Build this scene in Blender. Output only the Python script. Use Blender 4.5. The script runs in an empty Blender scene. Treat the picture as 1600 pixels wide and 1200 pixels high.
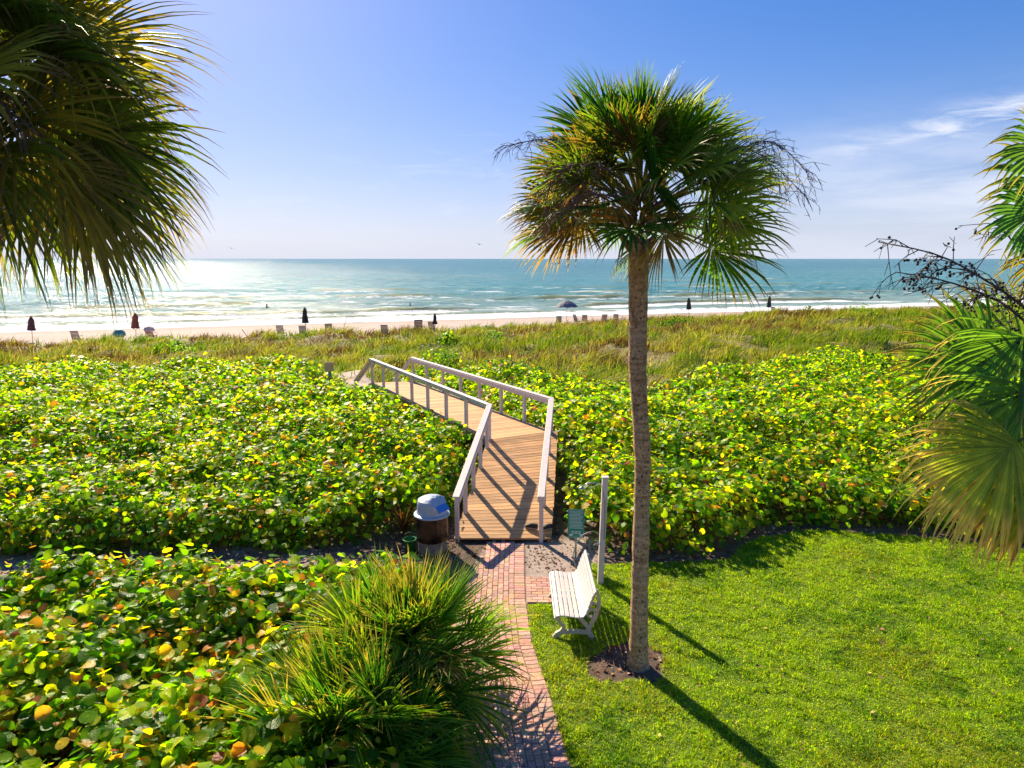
import bpy, math, random
import numpy as np
from mathutils import Vector, Matrix
R = math.radians
random.seed(7); rng = np.random.default_rng(11)
SC = bpy.context.scene; COL = SC.collection

# ------------------------------------------------------------------ camera, sky, sun, exposure
FPX = 1067.0; PITCH = math.atan(196/FPX); CH = 6.0
cam = bpy.data.objects.new('camera', bpy.data.cameras.new('camera')); COL.objects.link(cam)
cam.data.sensor_width = 36; cam.data.lens = 36*FPX/1600
cam.location = (0, 0, CH); cam.rotation_euler = (math.pi/2-PITCH, 0, 0)
cam.data.clip_start = 0.05; cam.data.clip_end = 30000
SC.camera = cam
SC.render.resolution_x = 1024; SC.render.resolution_y = 768
SUN_EL, SUN_AZ = R(35), R(-30)            # azimuth from +Y towards +X
sl = bpy.data.lights.new('sun', 'SUN'); sl.energy = 5.0; sl.angle = R(0.5); sl.color = (1, .86, .62)
sun = bpy.data.objects.new('sun', sl); COL.objects.link(sun)
sd = Vector((math.sin(SUN_AZ)*math.cos(SUN_EL), math.cos(SUN_AZ)*math.cos(SUN_EL), math.sin(SUN_EL)))
sun.rotation_euler = sd.to_track_quat('Z', 'Y').to_euler(); sun.location = (-20, 30, 30)
W = bpy.data.worlds.new('World'); SC.world = W; W.use_nodes = True
SC.view_settings.view_transform = 'Standard'; SC.view_settings.look = 'None'
SC.view_settings.exposure = 0.95; SC.view_settings.gamma = 1

class NT:
    """small helper around a node tree"""
    def __init__(s, tree): s.t = tree; s.n = tree.nodes; s.l = tree.links
    def new(s, typ, **kw):
        n = s.n.new(typ)
        for k, v in kw.items():
            if k == 'ins':
                for a, b in v.items():
                    if hasattr(b, 'is_output') or isinstance(b, bpy.types.NodeSocket): s.l.new(b, n.inputs[a])
                    else: n.inputs[a].default_value = b
            else: setattr(n, k, v)
        return n
    def math(s, op, a, b=0.0, c=None, clamp=False):
        n = s.n.new('ShaderNodeMath'); n.operation = op; n.use_clamp = clamp
        for i, v in enumerate((a, b, c)):
            if v is None: continue
            if isinstance(v, bpy.types.NodeSocket): s.l.new(v, n.inputs[i])
            else: n.inputs[i].default_value = v
        return n.outputs[0]
    def mix(s, f, a, b, blend='MIX'):
        n = s.n.new('ShaderNodeMix'); n.data_type = 'RGBA'; n.blend_type = blend
        for key, v in ((0, f), (6, a), (7, b)):
            if isinstance(v, bpy.types.NodeSocket): s.l.new(v, n.inputs[key])
            else: n.inputs[key].default_value = (v if key == 0 else (*v, 1)[:4])
        return n.outputs[2]
    def ramp(s, f, a, b):
        n = s.n.new('ShaderNodeMapRange'); n.interpolation_type = 'SMOOTHSTEP'
        s.l.new(f, n.inputs[0]); n.inputs[1].default_value = a; n.inputs[2].default_value = b
        return n.outputs[0]
    def noise(s, vec, scale, detail=4, rough=.55, dist=0):
        n = s.n.new('ShaderNodeTexNoise'); s.l.new(vec, n.inputs['Vector'])
        n.inputs['Scale'].default_value = scale; n.inputs['Detail'].default_value = detail
        n.inputs['Roughness'].default_value = rough; n.inputs['Distortion'].default_value = dist
        return n.outputs['Fac']
    def mapv(s, vec, scale=(1, 1, 1), rot=(0, 0, 0), loc=(0, 0, 0)):
        n = s.n.new('ShaderNodeMapping'); s.l.new(vec, n.inputs[0])
        n.inputs['Scale'].default_value = scale; n.inputs['Rotation'].default_value = rot; n.inputs['Location'].default_value = loc
        return n.outputs[0]

# world: physical sky plus thin cirrus and a low bank, laid out by direction in the sky
w = NT(W.node_tree); bg = W.node_tree.nodes['Background']
sky = w.new('ShaderNodeTexSky'); sky.sky_type = 'NISHITA'; sky.sun_disc = False
sky.sun_elevation = SUN_EL; sky.sun_rotation = SUN_AZ
sky.altitude = 10; sky.air_density = 1.0; sky.dust_density = .8; sky.ozone_density = 3.0
gm = w.new('ShaderNodeGamma', ins={'Color': w.mix(1, sky.outputs[0], (.055, .055, .055), 'MULTIPLY'), 'Gamma': .62})
hs = w.new('ShaderNodeHueSaturation', ins={'Saturation': 1.52, 'Color': w.mix(1, gm.outputs[0], (7.3, 7.7, 9.9), 'MULTIPLY')})
dirv = w.new('ShaderNodeTexCoord').outputs['Generated']
sep = w.new('ShaderNodeSeparateXYZ', ins={0: dirv})
az = w.math('ARCTAN2', sep.outputs[0], sep.outputs[1]); el = sep.outputs[2]
pos = w.new('ShaderNodeCombineXYZ', ins={0: az, 1: el}).outputs[0]
def blob(a0, e0, sa, se, tilt):
    u = w.math('SUBTRACT', az, a0); v = w.math('SUBTRACT', w.math('SUBTRACT', el, e0), w.math('MULTIPLY', u, tilt))
    q = w.math('ADD', w.math('POWER', w.math('ABSOLUTE', w.math('DIVIDE', u, sa)), 2), w.math('POWER', w.math('ABSOLUTE', w.math('DIVIDE', v, se)), 2))
    return w.math('EXPONENT', w.math('MULTIPLY', q, -1))
n1 = w.noise(w.mapv(pos, (7, 34, 1), (0, 0, R(12))), 1.6, 7, .62, .6)
n2 = w.noise(w.mapv(pos, (2.5, 14, 1), (0, 0, R(3))), 1.5, 5, .55, .4)
m1 = w.math('MULTIPLY', blob(.575, .158, .14, .016, .16), w.ramp(n1, .38, .66))
m1b = w.math('MULTIPLY', blob(.70, .178, .10, .02, .1), w.ramp(n1, .36, .62))
m2 = w.math('MULTIPLY', w.math('MULTIPLY', blob(.62, .075, .36, .07, 0), w.ramp(n2, .30, .75)), .75)
m3 = w.math('MULTIPLY', w.math('MULTIPLY', blob(-.12, .10, .25, .06, .1), w.ramp(n1, .48, .8)), .35)
cl = w.math('ADD', w.math('ADD', w.math('MULTIPLY', m1, .8), w.math('MULTIPLY', m1b, .6)), w.math('ADD', m2, m3), clamp=True)
low = w.math('MULTIPLY', w.math('EXPONENT', w.math('MULTIPLY', w.math('MAXIMUM', el, 0), -11)), .85)
base_ = w.mix(low, hs.outputs[0], (4.7, 5.1, 6.1))
cloud = w.mix(cl, base_, (6.0, 6.2, 6.9))
W.node_tree.links.new(cloud, bg.inputs[0]); bg.inputs[1].default_value = 0.082

# ------------------------------------------------------------------ helpers
def hash2(i, j, seed):
    h = (i.astype(np.int64)*374761393 + j.astype(np.int64)*668265263 + seed*1442695041) & 0xffffffff
    h = ((h ^ (h >> 13))*1274126177) & 0xffffffff
    return ((h ^ (h >> 16)) & 0xffff)/65535.0
def vnoise(x, y, seed=0):
    x = np.asarray(x, float); y = np.asarray(y, float)
    i = np.floor(x); j = np.floor(y); fx = x-i; fy = y-j; i = i.astype(int); j = j.astype(int)
    fx = fx*fx*(3-2*fx); fy = fy*fy*(3-2*fy)
    a = hash2(i, j, seed); b = hash2(i+1, j, seed); c = hash2(i, j+1, seed); d = hash2(i+1, j+1, seed)
    return (a*(1-fx)+b*fx)*(1-fy)+(c*(1-fx)+d*fx)*fy
def fbm(x, y, seed=0, o=3):
    t = 0; a = .5; s = 0
    for k in range(o): t = t+a*vnoise(x*2**k, y*2**k, seed+k*17); s += a; a *= .5
    return t/s
def sst(a, b, x):
    t = np.clip((np.asarray(x, float)-a)/(b-a), 0, 1); return t*t*(3-2*t)
def link(name, me, mat=None, parent=None, loc=None):
    o = bpy.data.objects.new(name, me); COL.objects.link(o)
    if mat: me.materials.append(mat)
    if parent: o.parent = parent
    if loc is not None: o.location = loc
    return o
def npmesh(name, V, F, col=None, smooth=False, extra=None):
    """V (n,3); F (m,k) equal-sized polygons or list of arrays"""
    me = bpy.data.meshes.new(name); V = np.asarray(V, np.float32)
    Fs = F if isinstance(F, list) else [F]
    Fs = [np.asarray(f, np.int32) for f in Fs if len(f)]
    me.vertices.add(len(V)); me.vertices.foreach_set('co', V.ravel())
    loops = np.concatenate([f.ravel() for f in Fs]); sizes = np.concatenate([np.full(len(f), f.shape[1], np.int32) for f in Fs])
    starts = np.concatenate([[0], np.cumsum(sizes)[:-1]]).astype(np.int32)
    me.loops.add(len(loops)); me.loops.foreach_set('vertex_index', loops)
    me.polygons.add(len(sizes)); me.polygons.foreach_set('loop_start', starts); me.polygons.foreach_set('loop_total', sizes)
    me.polygons.foreach_set('use_smooth', np.full(len(sizes), smooth, bool))
    me.update(calc_edges=True); me.validate()
    if col is not None:
        a = me.color_attributes.new('col', 'FLOAT_COLOR', 'POINT')
        c = np.ones((len(V), 4), np.float32); c[:, :3] = col; a.data.foreach_set('color', c.ravel())
    for k, v in (extra or {}).items():
        a = me.attributes.new(k, 'FLOAT', 'POINT'); a.data.foreach_set('value', np.asarray(v, np.float32))
    return me
class MB:
    """collects pieces into one mesh"""
    def __init__(s): s.v = []; s.f = []; s.c = []
    def add(s, vs, fs, c=(1, 1, 1)):
        b = len(s.v); s.v += [tuple(v) for v in vs]; s.f += [tuple(i+b for i in f) for f in fs]; s.c += [c]*len(vs)
    def hexa(s, p, c=(1, 1, 1)):      # p: 4 bottom corners ccw + 4 top corners
        s.add(p, [(3, 2, 1, 0), (4, 5, 6, 7), (0, 1, 5, 4), (1, 2, 6, 5), (2, 3, 7, 6), (3, 0, 4, 7)], c)
    def box(s, c0, size, rz=0, m=None, c=(1, 1, 1)):
        x, y, z = [k/2 for k in size]; M = Matrix.Translation(c0) @ (m if m is not None else Matrix.Rotation(rz, 4, 'Z'))
        s.hexa([M @ Vector(q) for q in ((-x, -y, -z), (x, -y, -z), (x, y, -z), (-x, y, -z), (-x, -y, z), (x, -y, z), (x, y, z), (-x, y, z))], c)
    def bar(s, a, b, wd, ht, c=(1, 1, 1)):        # board from a to b: wd horizontal, ht in its upright direction
        a, b = Vector(a), Vector(b); d = (b-a).normalized(); side = d.cross(Vector((0, 0, 1)))
        side = Vector((1, 0, 0)) if side.length < 1e-4 else side.normalized(); up = side.cross(d)
        q = [p+side*i*wd/2+up*j*ht/2 for p in (a, b) for i, j in ((-1, -1), (1, -1), (1, 1), (-1, 1))]
        s.add(q, [(0, 1, 2, 3), (7, 6, 5, 4), (0, 4, 5, 1), (1, 5, 6, 2), (2, 6, 7, 3), (3, 7, 4, 0)], c)
    def tube(s, pts, rad, n=8, c=(1, 1, 1), cap=True):
        pts = [Vector(p) for p in pts]; rad = rad if hasattr(rad, '__len__') else [rad]*len(pts); vs = []; fs = []
        ref = Vector((0, 0, 1)) if abs((pts[-1]-pts[0]).normalized().z) < .9 else Vector((1, 0, 0))
        for i, p in enumerate(pts):
            d = (pts[min(i+1, len(pts)-1)]-pts[max(i-1, 0)]).normalized(); u = d.cross(ref).normalized(); v = d.cross(u)
            vs += [p+(u*math.cos(2*math.pi*k/n)+v*math.sin(2*math.pi*k/n))*rad[i] for k in range(n)]
        for i in range(len(pts)-1):
            fs += [(i*n+k, i*n+(k+1) % n, (i+1)*n+(k+1) % n, (i+1)*n+k) for k in range(n)]
        if cap: fs += [tuple(range(n))[::-1], tuple((len(pts)-1)*n+k for k in range(n))]
        s.add(vs, fs, c)
    def lathe(s, prof, n=20, c=(1, 1, 1), mod=None, o=(0, 0, 0)):
        vs = []; fs = []
        for i, (r, z) in enumerate(prof):
            for k in range(n):
                a = 2*math.pi*k/n; rr = r*(mod(a, i) if mod else 1); vs.append((o[0]+rr*math.cos(a), o[1]+rr*math.sin(a), o[2]+z))
        for i in range(len(prof)-1): fs += [(i*n+k, i*n+(k+1) % n, (i+1)*n+(k+1) % n, (i+1)*n+k) for k in range(n)]
        fs += [tuple(range(n))[::-1], tuple((len(prof)-1)*n+k for k in range(n))]
        s.add(vs, fs, c)
    def ribbon(s, pts, wd, y0, y1, c=(1, 1, 1)):  # thick flat strip along a curve in the xz plane, extruded in y
        P = [Vector((p[0], 0, p[1])) for p in pts]; n = len(P)
        for i in range(n):
            d = (P[min(i+1, n-1)]-P[max(i-1, 0)]).normalized(); nn = Vector((-d.z, 0, d.x))
            ww = wd[i] if hasattr(wd, '__len__') else wd
            for sg in (-1, 1):
                q = P[i]+nn*sg*ww/2
                s.v += [(q.x, y0, q.z), (q.x, y1, q.z)]; s.c += [c, c]
        b = len(s.v)-4*n
        for i in range(n-1):
            o, p = b+4*i, b+4*i+4
            s.f += [(o, p, p+1, o+1), (o+2, o+3, p+3, p+2), (o, o+2, p+2, p), (o+1, p+1, p+3, o+3)]
        s.f += [(b, b+1, b+3, b+2), (b+4*n-4, b+4*n-2, b+4*n-1, b+4*n-3)]
    def build(s, name, mat, parent=None, loc=None, bevel=0, smooth=False):
        me = bpy.data.meshes.new(name); me.from_pydata(s.v, [], s.f); me.validate()
        a = me.color_attributes.new('col', 'FLOAT_COLOR', 'POINT')
        a.data.foreach_set('color', [k for c in s.c for k in (*c, 1)])
        if smooth: me.polygons.foreach_set('use_smooth', [True]*len(me.polygons))
        o = link(name, me, mat, parent, loc)
        if bevel:
            m = o.modifiers.new('bevel', 'BEVEL'); m.width = bevel; m.segments = 2; m.limit_method = 'ANGLE'
        return o
def tag(o, label=None, cat=None, group=None, kind=None):
    for k, v in (('label', label), ('category', cat), ('group', group), ('kind', kind)):
        if v: o[k] = v
    return o
def empty(name, loc=(0, 0, 0), rz=0):
    o = bpy.data.objects.new(name, None); COL.objects.link(o); o.location = loc; o.rotation_euler = (0, 0, rz); o.empty_display_size = .2; return o
def kids(o): return [c for c in bpy.data.objects if c.parent == o]
def copy_tree(o, parent=None):
    c = o.copy(); COL.objects.link(c); c.parent = parent
    for ch in kids(o): copy_tree(ch, c)
    return c

# ------------------------------------------------------------------ materials
def mat(name):
    m = bpy.data.materials.new(name); m.use_nodes = True; t = NT(m.node_tree); return m, t, m.node_tree.nodes['Principled BSDF']
def bump(t, b, h, strength, dist):
    n = t.new('ShaderNodeBump', ins={'Height': h, 'Strength': strength, 'Distance': dist}); t.l.new(n.outputs[0], b.inputs['Normal'])
def foliage(name, trans=.4, rough=.38, tint=(1.0, 1.0, .45), spec=.5, tgain=1.5, bmp=0):
    m, t, b = mat(name); a = t.new('ShaderNodeAttribute', attribute_name='col')
    g = t.new('ShaderNodeTexCoord').outputs['Object']; n = t.noise(g, 9, 3)
    c = t.mix(t.ramp(n, .3, .7), a.outputs['Color'], t.mix(1, a.outputs['Color'], (.72, .78, .7), 'MULTIPLY'))
    t.l.new(c, b.inputs['Base Color']); b.inputs['Roughness'].default_value = rough; b.inputs['Specular IOR Level'].default_value = spec
    if bmp: bump(t, b, t.noise(g, 38, 2), bmp, .012)
    tr = t.new('ShaderNodeBsdfTranslucent'); tc = t.mix(1, c, tuple(k*tgain for k in tint), 'MULTIPLY'); t.l.new(tc, tr.inputs[0])
    mx = t.new('ShaderNodeMixShader', ins={0: trans}); t.l.new(b.outputs[0], mx.inputs[1]); t.l.new(tr.outputs[0], mx.inputs[2])
    t.l.new(mx.outputs[0], m.node_tree.nodes['Material Output'].inputs[0]); return m
def plain(name, col, rough=.6, var=.25, nscale=6, bmp=0, metal=0, attr=False, stretch=(1, 1, 1)):
    m, t, b = mat(name); g = t.mapv(t.new('ShaderNodeTexCoord').outputs['Object'], stretch)
    n = t.noise(g, nscale, 6, .6)
    base = t.new('ShaderNodeAttribute', attribute_name='col').outputs['Color'] if attr else col
    if attr: base = t.mix(1, base, col, 'MULTIPLY')
    dk = t.mix(1, base, (1-var,)*3, 'MULTIPLY')
    t.l.new(t.mix(t.ramp(n, .3, .7), dk, base), b.inputs['Base Color']); b.inputs['Roughness'].default_value = rough; b.inputs['Metallic'].default_value = metal
    if bmp: bump(t, b, n, bmp, .02)
    return m
M_paint = plain('weathered white paint', (.72, .62, .58), .55, .16, 9, .15, stretch=(1, 1, .3))
M_deck = plain('deck boards', (1, 1, 1), .68, .34, 5, .3, attr=True, stretch=(.35, 3, 1))
M_white = plain('white bench plastic', (.60, .585, .57), .42, .08, 14, .04)
M_cream = plain('cream cast frame', (.62, .55, .42), .5, .22, 10, .12)
M_green = plain('green sign enamel', (.02, .26, .16), .4, .1, 8)
M_ink = plain('white lettering', (.62, .72, .66), .5, .1, 30)
M_steel = plain('steel', (.5, .5, .5), .3, .2, 30, metal=.9)
M_hose = plain('grey hose', (.35, .36, .34), .5, .1, 20)
M_lid = plain('blue grey lid plastic', (.44, .50, .58), .38, .16, 12, .05)
M_lidb = plain('bright blue flap plastic', (.05, .22, .62), .38, .1, 12)
M_can = plain('dark brown steel barrel', (.055, .030, .018), .24, .7, 7, .2)
M_base = plain('grey concrete base', (.26, .22, .19), .85, .3, 20, .4)
M_tub = plain('green plastic', (.02, .20, .04), .35, .3, 12)
M_shoe = plain('black shoe cloth', (.02, .02, .022), .7, .3, 30)
M_sole = plain('pale shoe sole', (.30, .28, .27), .6, .1, 30)
M_tan = plain('tan sign board', (.95, .55, .24), .7, .25, 25)
M_post = plain('grey green post', (.30, .34, .28), .7, .25, 15)
M_brick = plain('clay paver', (1, 1, 1), .85, .28, 22, .5, attr=True)
M_grout = plain('sandy joint', (.33, .23, .18), .95, .4, 30, .4)
M_trunkbits = plain('palm boot', (1, 1, 1), .85, .35, 14, .5, attr=True)
M_stalk = plain('fruit stalk', (1, 1, 1), .8, .3, 20, attr=True)
M_cloth = plain('beach cloth', (1, 1, 1), .8, .2, 5, attr=True)
M_pole = plain('grey pole', (.35, .32, .30), .5, .2, 15)
M_leaf = foliage('sea grape leaf', .60, .36, (.98, 1.0, .15), .20, 2.3, .6)
M_palm = foliage('fan palm leaf', .48, .42, (1.15, 1.0, .25), .25, 2.1)
M_dune = foliage('dune grass blade', .4, .6, (1.05, 1.0, .5), .25, 1.35)
M_lawn = foliage('lawn blade', .55, .5, (1.05, 1.0, .2), .25, 1.9)

# trunk
m_tr, t, b = mat('palm bark'); g = t.new('ShaderNodeTexCoord').outputs['Object']
ring = t.noise(t.mapv(g, (1.5, 1.5, 16)), 1.2, 5, .6, .3); spk = t.noise(g, 26, 5, .7); big = t.noise(g, 1.6, 3)
stn = t.noise(t.mapv(g, (3, 3, .7)), 1.6, 5, .65, 1.2)
ring = t.math('ADD', t.math('MULTIPLY', ring, .6), t.math('MULTIPLY', t.noise(g, 7, 6, .7, 1.5), .4))
c = t.mix(t.ramp(ring, .38, .62), (.40, .21, .09), (.72, .44, .23)); c = t.mix(t.ramp(spk, .52, .62), c, (.08, .055, .04))
c = t.mix(t.math('MULTIPLY', t.ramp(big, .55, .75), .6), c, (.42, .35, .27)); c = t.mix(t.math('MULTIPLY', t.ramp(stn, .52, .70), .65), c, (.10, .075, .05)); t.l.new(c, b.inputs['Base Color']); b.inputs['Roughness'].default_value = .9
bump(t, b, t.math('ADD', ring, t.math('MULTIPLY', spk, .6)), .7, .03); M_bark = m_tr

# ------------------------------------------------------------------ the lie of the land
SHORE = lambda x: 96+.33*x
ZSEA = -2.2
def ground(x, y):
    x = np.asarray(x, float); y = np.asarray(y, float)
    s = (SHORE(x)-y)
    beach = ZSEA+.045*np.clip(s*.95, -60, 27)+.05*(fbm(x*.3, y*.5, 5)-.5)
    a = x/np.maximum(y, 5); wgt = sst(-.30, .35, a)
    z = .55*sst(14.8, 21, y)+sst(29, 47, y)*(-1.25*(1-wgt)+.25*wgt)
    z = z+sst(22, 32, y)*((fbm(x*.11, y*.13, 3)-.5)*.75+(fbm(x*.33, y*.36, 9)-.5)*1.0)
    z = z-.42*sst(44, 58, y)*np.exp(-((a-.13)/.22)**2)
    e0 = 26-4*wgt; e1 = 33+11*wgt
    k = sst(0, 1, (s-e0)/(e1-e0))
    return beach*(1-k)+z*k
L0, L1, L2 = (-1.18, 13.8), (-.60, 17.85), (-5.5, 26.4)
R0, R1, R2 = (.62, 13.8), (1.10, 18.7), (-3.95, 26.75)
DZ0, DZ1 = .10, 1.2
def seg_d(x, y, a, b):
    ax, ay = a; bx, by = b; t = np.clip(((x-ax)*(bx-ax)+(y-ay)*(by-ay))/((bx-ax)**2+(by-ay)**2), 0, 1)
    return np.hypot(x-ax-t*(bx-ax), y-ay-t*(by-ay))
SANDPATH = [(-5.6, 27.6), (-7.3, 30.6), (-8.7, 33.2), (-8.2, 34.5)]
def sandpath_d(x, y):
    return np.min([seg_d(x, y, SANDPATH[i], SANDPATH[i+1]) for i in range(len(SANDPATH)-1)], axis=0)
def deck_d(x, y):     # signed-ish distance outside the boardwalk
    c0 = ((L0[0]+R0[0])/2+.08, 13.0); c1 = ((L1[0]+R1[0])/2, 18.2); c2 = ((L2[0]+R2[0])/2, 26.6); c3 = (-5.9, 28.2)
    return np.min([seg_d(x, y, c0, c1)-1.05, seg_d(x, y, c1, c2)-.92, seg_d(x, y, c2, c3)-.8], axis=0)
LAWN_BACK = ([-5, 1.3, 1.6, 2.5, 4.4, 4.9, 5.5, 6.6, 8.4, 10.2, 13, 40], [12.1, 12.1, 12.75, 12.8, 12.9, 13.6, 14.15, 14.5, 14.2, 13.6, 12.9, 12.3])
PATH_R = lambda y: np.interp(y, [0, 7.2, 8.7, 9.8, 11.2, 12.3, 13.8], [1.2, .69, .5, .32, .24, .24, .26])
PATH_L = lambda y: PATH_R(y)-1.4
PATH_MIN = lambda y: np.interp(y, [10.8, 12.4, 13.7], [-1.3, -.75, -.5])
def lawn_mask(x, y):
    edge = PATH_R(y)+.01-.09*(fbm(x*2+y*5, y*5, 33)-.45)
    ok = (x > edge) & (y < np.interp(x, *LAWN_BACK)+.25*(fbm(x*1.3, y*1.3, 4)-.5))
    ok &= ~((x < 1.02) & (y > 11.12)) & ~((x < 1.55) & (y > 12.05))
    pr = np.hypot((x-1.72)/.62, (y-9.3)/.50)+1.3*(fbm(x*3.2, y*3.2, 6)-.5)
    return ok & (pr > 1)

# ground sheet
xs = np.concatenate([np.linspace(-900, -130, 12), np.arange(-120, -30, 1.5), np.arange(-30, 30, .4), np.arange(30, 141, 1.5), np.linspace(150, 900, 12)])
ys = np.concatenate([np.linspace(-400, -10, 8), np.arange(-5, 62, .4), np.arange(62, 160, 1.2), np.linspace(165, 420, 10)])
X, Y = np.meshgrid(xs, ys); Z = ground(X, Y)
V = np.stack([X.ravel(), Y.ravel(), Z.ravel()], 1); nx, ny = len(xs), len(ys)
I = (np.arange(ny-1)[:, None]*nx+np.arange(nx-1)[None]).ravel(); F = np.stack([I, I+1, I+nx+1, I+nx], 1)
sandm = np.maximum(sst(36, 28, SHORE(V[:, 0])-V[:, 1]), sst(1.3, .8, sandpath_d(V[:, 0], V[:, 1])))
strip = ((V[:, 1] > 11) & (V[:, 1] < 13.6) & (V[:, 0] < -3.5)).astype(float)*sst(.35, .65, fbm(V[:, 0]*.8, V[:, 1]*.8, 91))*.7+((V[:, 0] > .2) & (V[:, 0] < 1.6) & (V[:, 1] > 12) & (V[:, 1] < 14)).astype(float)*.8
sandm = np.maximum(sandm, strip)
dunem = sst(24, 30, V[:, 1])
wet = sst(9, 1.5, SHORE(V[:, 0])-V[:, 1])
mg, t, b = mat('dune and beach ground'); g = t.new('ShaderNodeNewGeometry').outputs['Position']
A = lambda n: t.new('ShaderNodeAttribute', attribute_name=n).outputs['Fac']
n1 = t.noise(g, 5, 8, .7); n2 = t.noise(g, .8, 5, .6); n3 = t.noise(g, 45, 3, .6)
soil = t.mix(t.ramp(n1, .3, .7), (.045, .024, .015), (.16, .10, .07)); soil = t.mix(t.math('MULTIPLY', t.ramp(n3, .58, .66), .7), soil, (.30, .21, .15))
dune = t.mix(t.ramp(n1, .3, .7), (.12, .10, .02), (.28, .22, .07))
sand = t.mix(t.ramp(n2, .3, .7), (.40, .30, .25), (.52, .41, .35)); sand = t.mix(t.math('MULTIPLY', t.ramp(n1, .5, .75), .35), sand, (.38, .28, .22))
c = t.mix(A('dunem'), soil, dune); c = t.mix(A('sandm'), c, sand); c = t.mix(t.math('MULTIPLY', A('wet'), .55), c, (.30, .23, .20))
t.l.new(c, b.inputs['Base Color']); b.inputs['Roughness'].default_value = .92
bump(t, b, t.math('ADD', n1, t.math('MULTIPLY', n3, .4)), .8, .05)
go = link('ground', npmesh('ground', V, F, smooth=True, extra={'sandm': sandm, 'dunem': dunem, 'wet': wet}), mg); tag(go, kind='structure')

# lawn sheet
gx = np.arange(-.2, 13, .12); gy = np.arange(2.5, 14.8, .12); X, Y = np.meshgrid(gx, gy); nx = len(gx)
I = (np.arange(len(gy)-1)[:, None]*nx+np.arange(nx-1)[None]).ravel(); cx = X.ravel()[I]+.06; cy = Y.ravel()[I]+.06
I = I[lawn_mask(cx, cy)]; F = np.stack([I, I+1, I+nx+1, I+nx], 1)
V = np.stack([X.ravel(), Y.ravel(), ground(X, Y).ravel()+.006], 1); used = np.unique(F); mp = -np.ones(len(V), int); mp[used] = np.arange(len(used))
M_lsoil = plain('lawn thatch', (.15, .22, .012), .95, .5, 20, .5)
tag(link('lawn', npmesh('lawn', V[used], mp[F]), M_lsoil), kind='structure')

# sea
ds = np.concatenate([np.arange(-6, 60, .45), 60+np.cumsum(np.linspace(.5, 60, 260)), [9000, 14000, 24000]])
us = np.concatenate([-np.cumsum(np.linspace(.06, .01, 8))[::-1]*6-1.15, np.linspace(-1.1, 1.3, 620), [1.6, 2.2, 3]])
U, D = np.meshgrid(us, ds); X = U*(90+np.maximum(D, 0)); Y = SHORE(X)+D*1.053
s = D
wx, wy = X, Y
def swell(x, y, lam, ang, seed):
    k = 2*math.pi/lam; ph = (x*math.sin(ang)+y*math.cos(ang))*k+5*fbm(x/lam*.35, y/lam*.35, seed)
    return np.sin(ph)
off = np.clip(D/40, 0, 1)
det = 1-sst(150, 700, D)
h = .10*swell(X, Y, 9, -.3, 1)+.07*swell(X, Y, 5.3, .25, 2)+.05*swell(X, Y, 3.1, -.7, 3)
h = h*off*det
foam = np.zeros_like(h); crest = np.zeros_like(h)
for q, (dd, amp, wl, seed, th) in enumerate([(7, .22, 1.3, 31, .25), (17.5, .62, 2.3, 32, .42), (27, .30, 2.0, 38, .58), (41, .5, 2.8, 33, .52), (62, .45, 3, 34, .56), (92, .5, 3.5, 35, .56), (135, .5, 4, 36, .60), (190, .5, 5, 37, .62)]):
    wob = D-dd-(3+dd*.07)*(fbm(X*.03, Y*0+.5+q, seed)-.5)*2
    win = sst(th-.05, th+.13, fbm(X*(.045/(1+dd/120)), X*0+3.7*q, seed+50, 3))
    prof = np.exp(-np.clip(wob/wl, -9, 0)**2*3.2)*(wob < 0)+np.exp(-(wob/(wl*2.0))**2)*(wob >= 0)
    h += amp*prof*win; crest = np.maximum(crest, win*np.exp(-((wob+wl*.15)/(wl*.55))**2))
    foam = np.maximum(foam, win*sst(-wl*.25, -wl*.75, wob)*sst(-wl*3.2-dd*.05, -wl*1.2, wob)*(1.1 if dd < 20 else .75))
foam = np.maximum(foam, sst(11, 3, D+3*(fbm(X*.1, Y*.1, 60)-.5))*1.25*sst(-1.5, .3, D+2.2*(fbm(X*.15, X*0, 61)-.5)))
foam = np.maximum(foam, .55*sst(26, 10, D))
h = np.where(D < 3, h*sst(-2, 3, D), h)
V = np.stack([X.ravel(), Y.ravel(), (ZSEA+.02+h).ravel()], 1); nx = len(us)
I = (np.arange(len(ds)-1)[:, None]*nx+np.arange(nx-1)[None]).ravel(); F = np.stack([I, I+1, I+nx+1, I+nx], 1)
ms, t, b = mat('sea water'); g = t.new('ShaderNodeNewGeometry').outputs['Position']
A = lambda n: t.new('ShaderNodeAttribute', attribute_name=n).outputs['Fac']
off_ = A('off'); gr = t.mapv(g, (.33, 1, 1), (0, 0, R(18)))
lum = t.noise(t.mapv(g, (.012, .05, 1), (0, 0, R(-18))), 1, 5, .6)
deep = t.mix(t.ramp(off_, 60, 520), (.03, .20, .22), (.001, .14, .18)); near = t.mix(t.ramp(off_, 6, 80), (.20, .30, .25), deep)
near = t.mix(t.math('MULTIPLY', t.ramp(lum, .45, .7), .35), near, (.10, .33, .30))
near = t.mix(t.math('MULTIPLY', A('crest'), .85), near, (.26, .27, .10))
fn = t.noise(t.mapv(g, (.55, 1.6, 1), (0, 0, R(-18))), 1.0, 8, .68, .6)
fm = t.ramp(t.math('ADD', t.math('MULTIPLY', A('foam'), .62), fn), .92, 1.04)
capn = t.noise(t.mapv(g, (.05, .22, 1), (0, 0, R(-18))), 1, 6, .7, .3)
cap = t.math('MULTIPLY', t.ramp(t.math('ADD', capn, t.math('MULTIPLY', t.ramp(off_, 150, 12), .085)), .65, .70), t.math('MULTIPLY', t.ramp(off_, 600, 60), .8))
fm = t.math('MAXIMUM', fm, cap)
t.l.new(t.mix(fm, near, (.82, .82, .84)), b.inputs['Base Color'])
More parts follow.
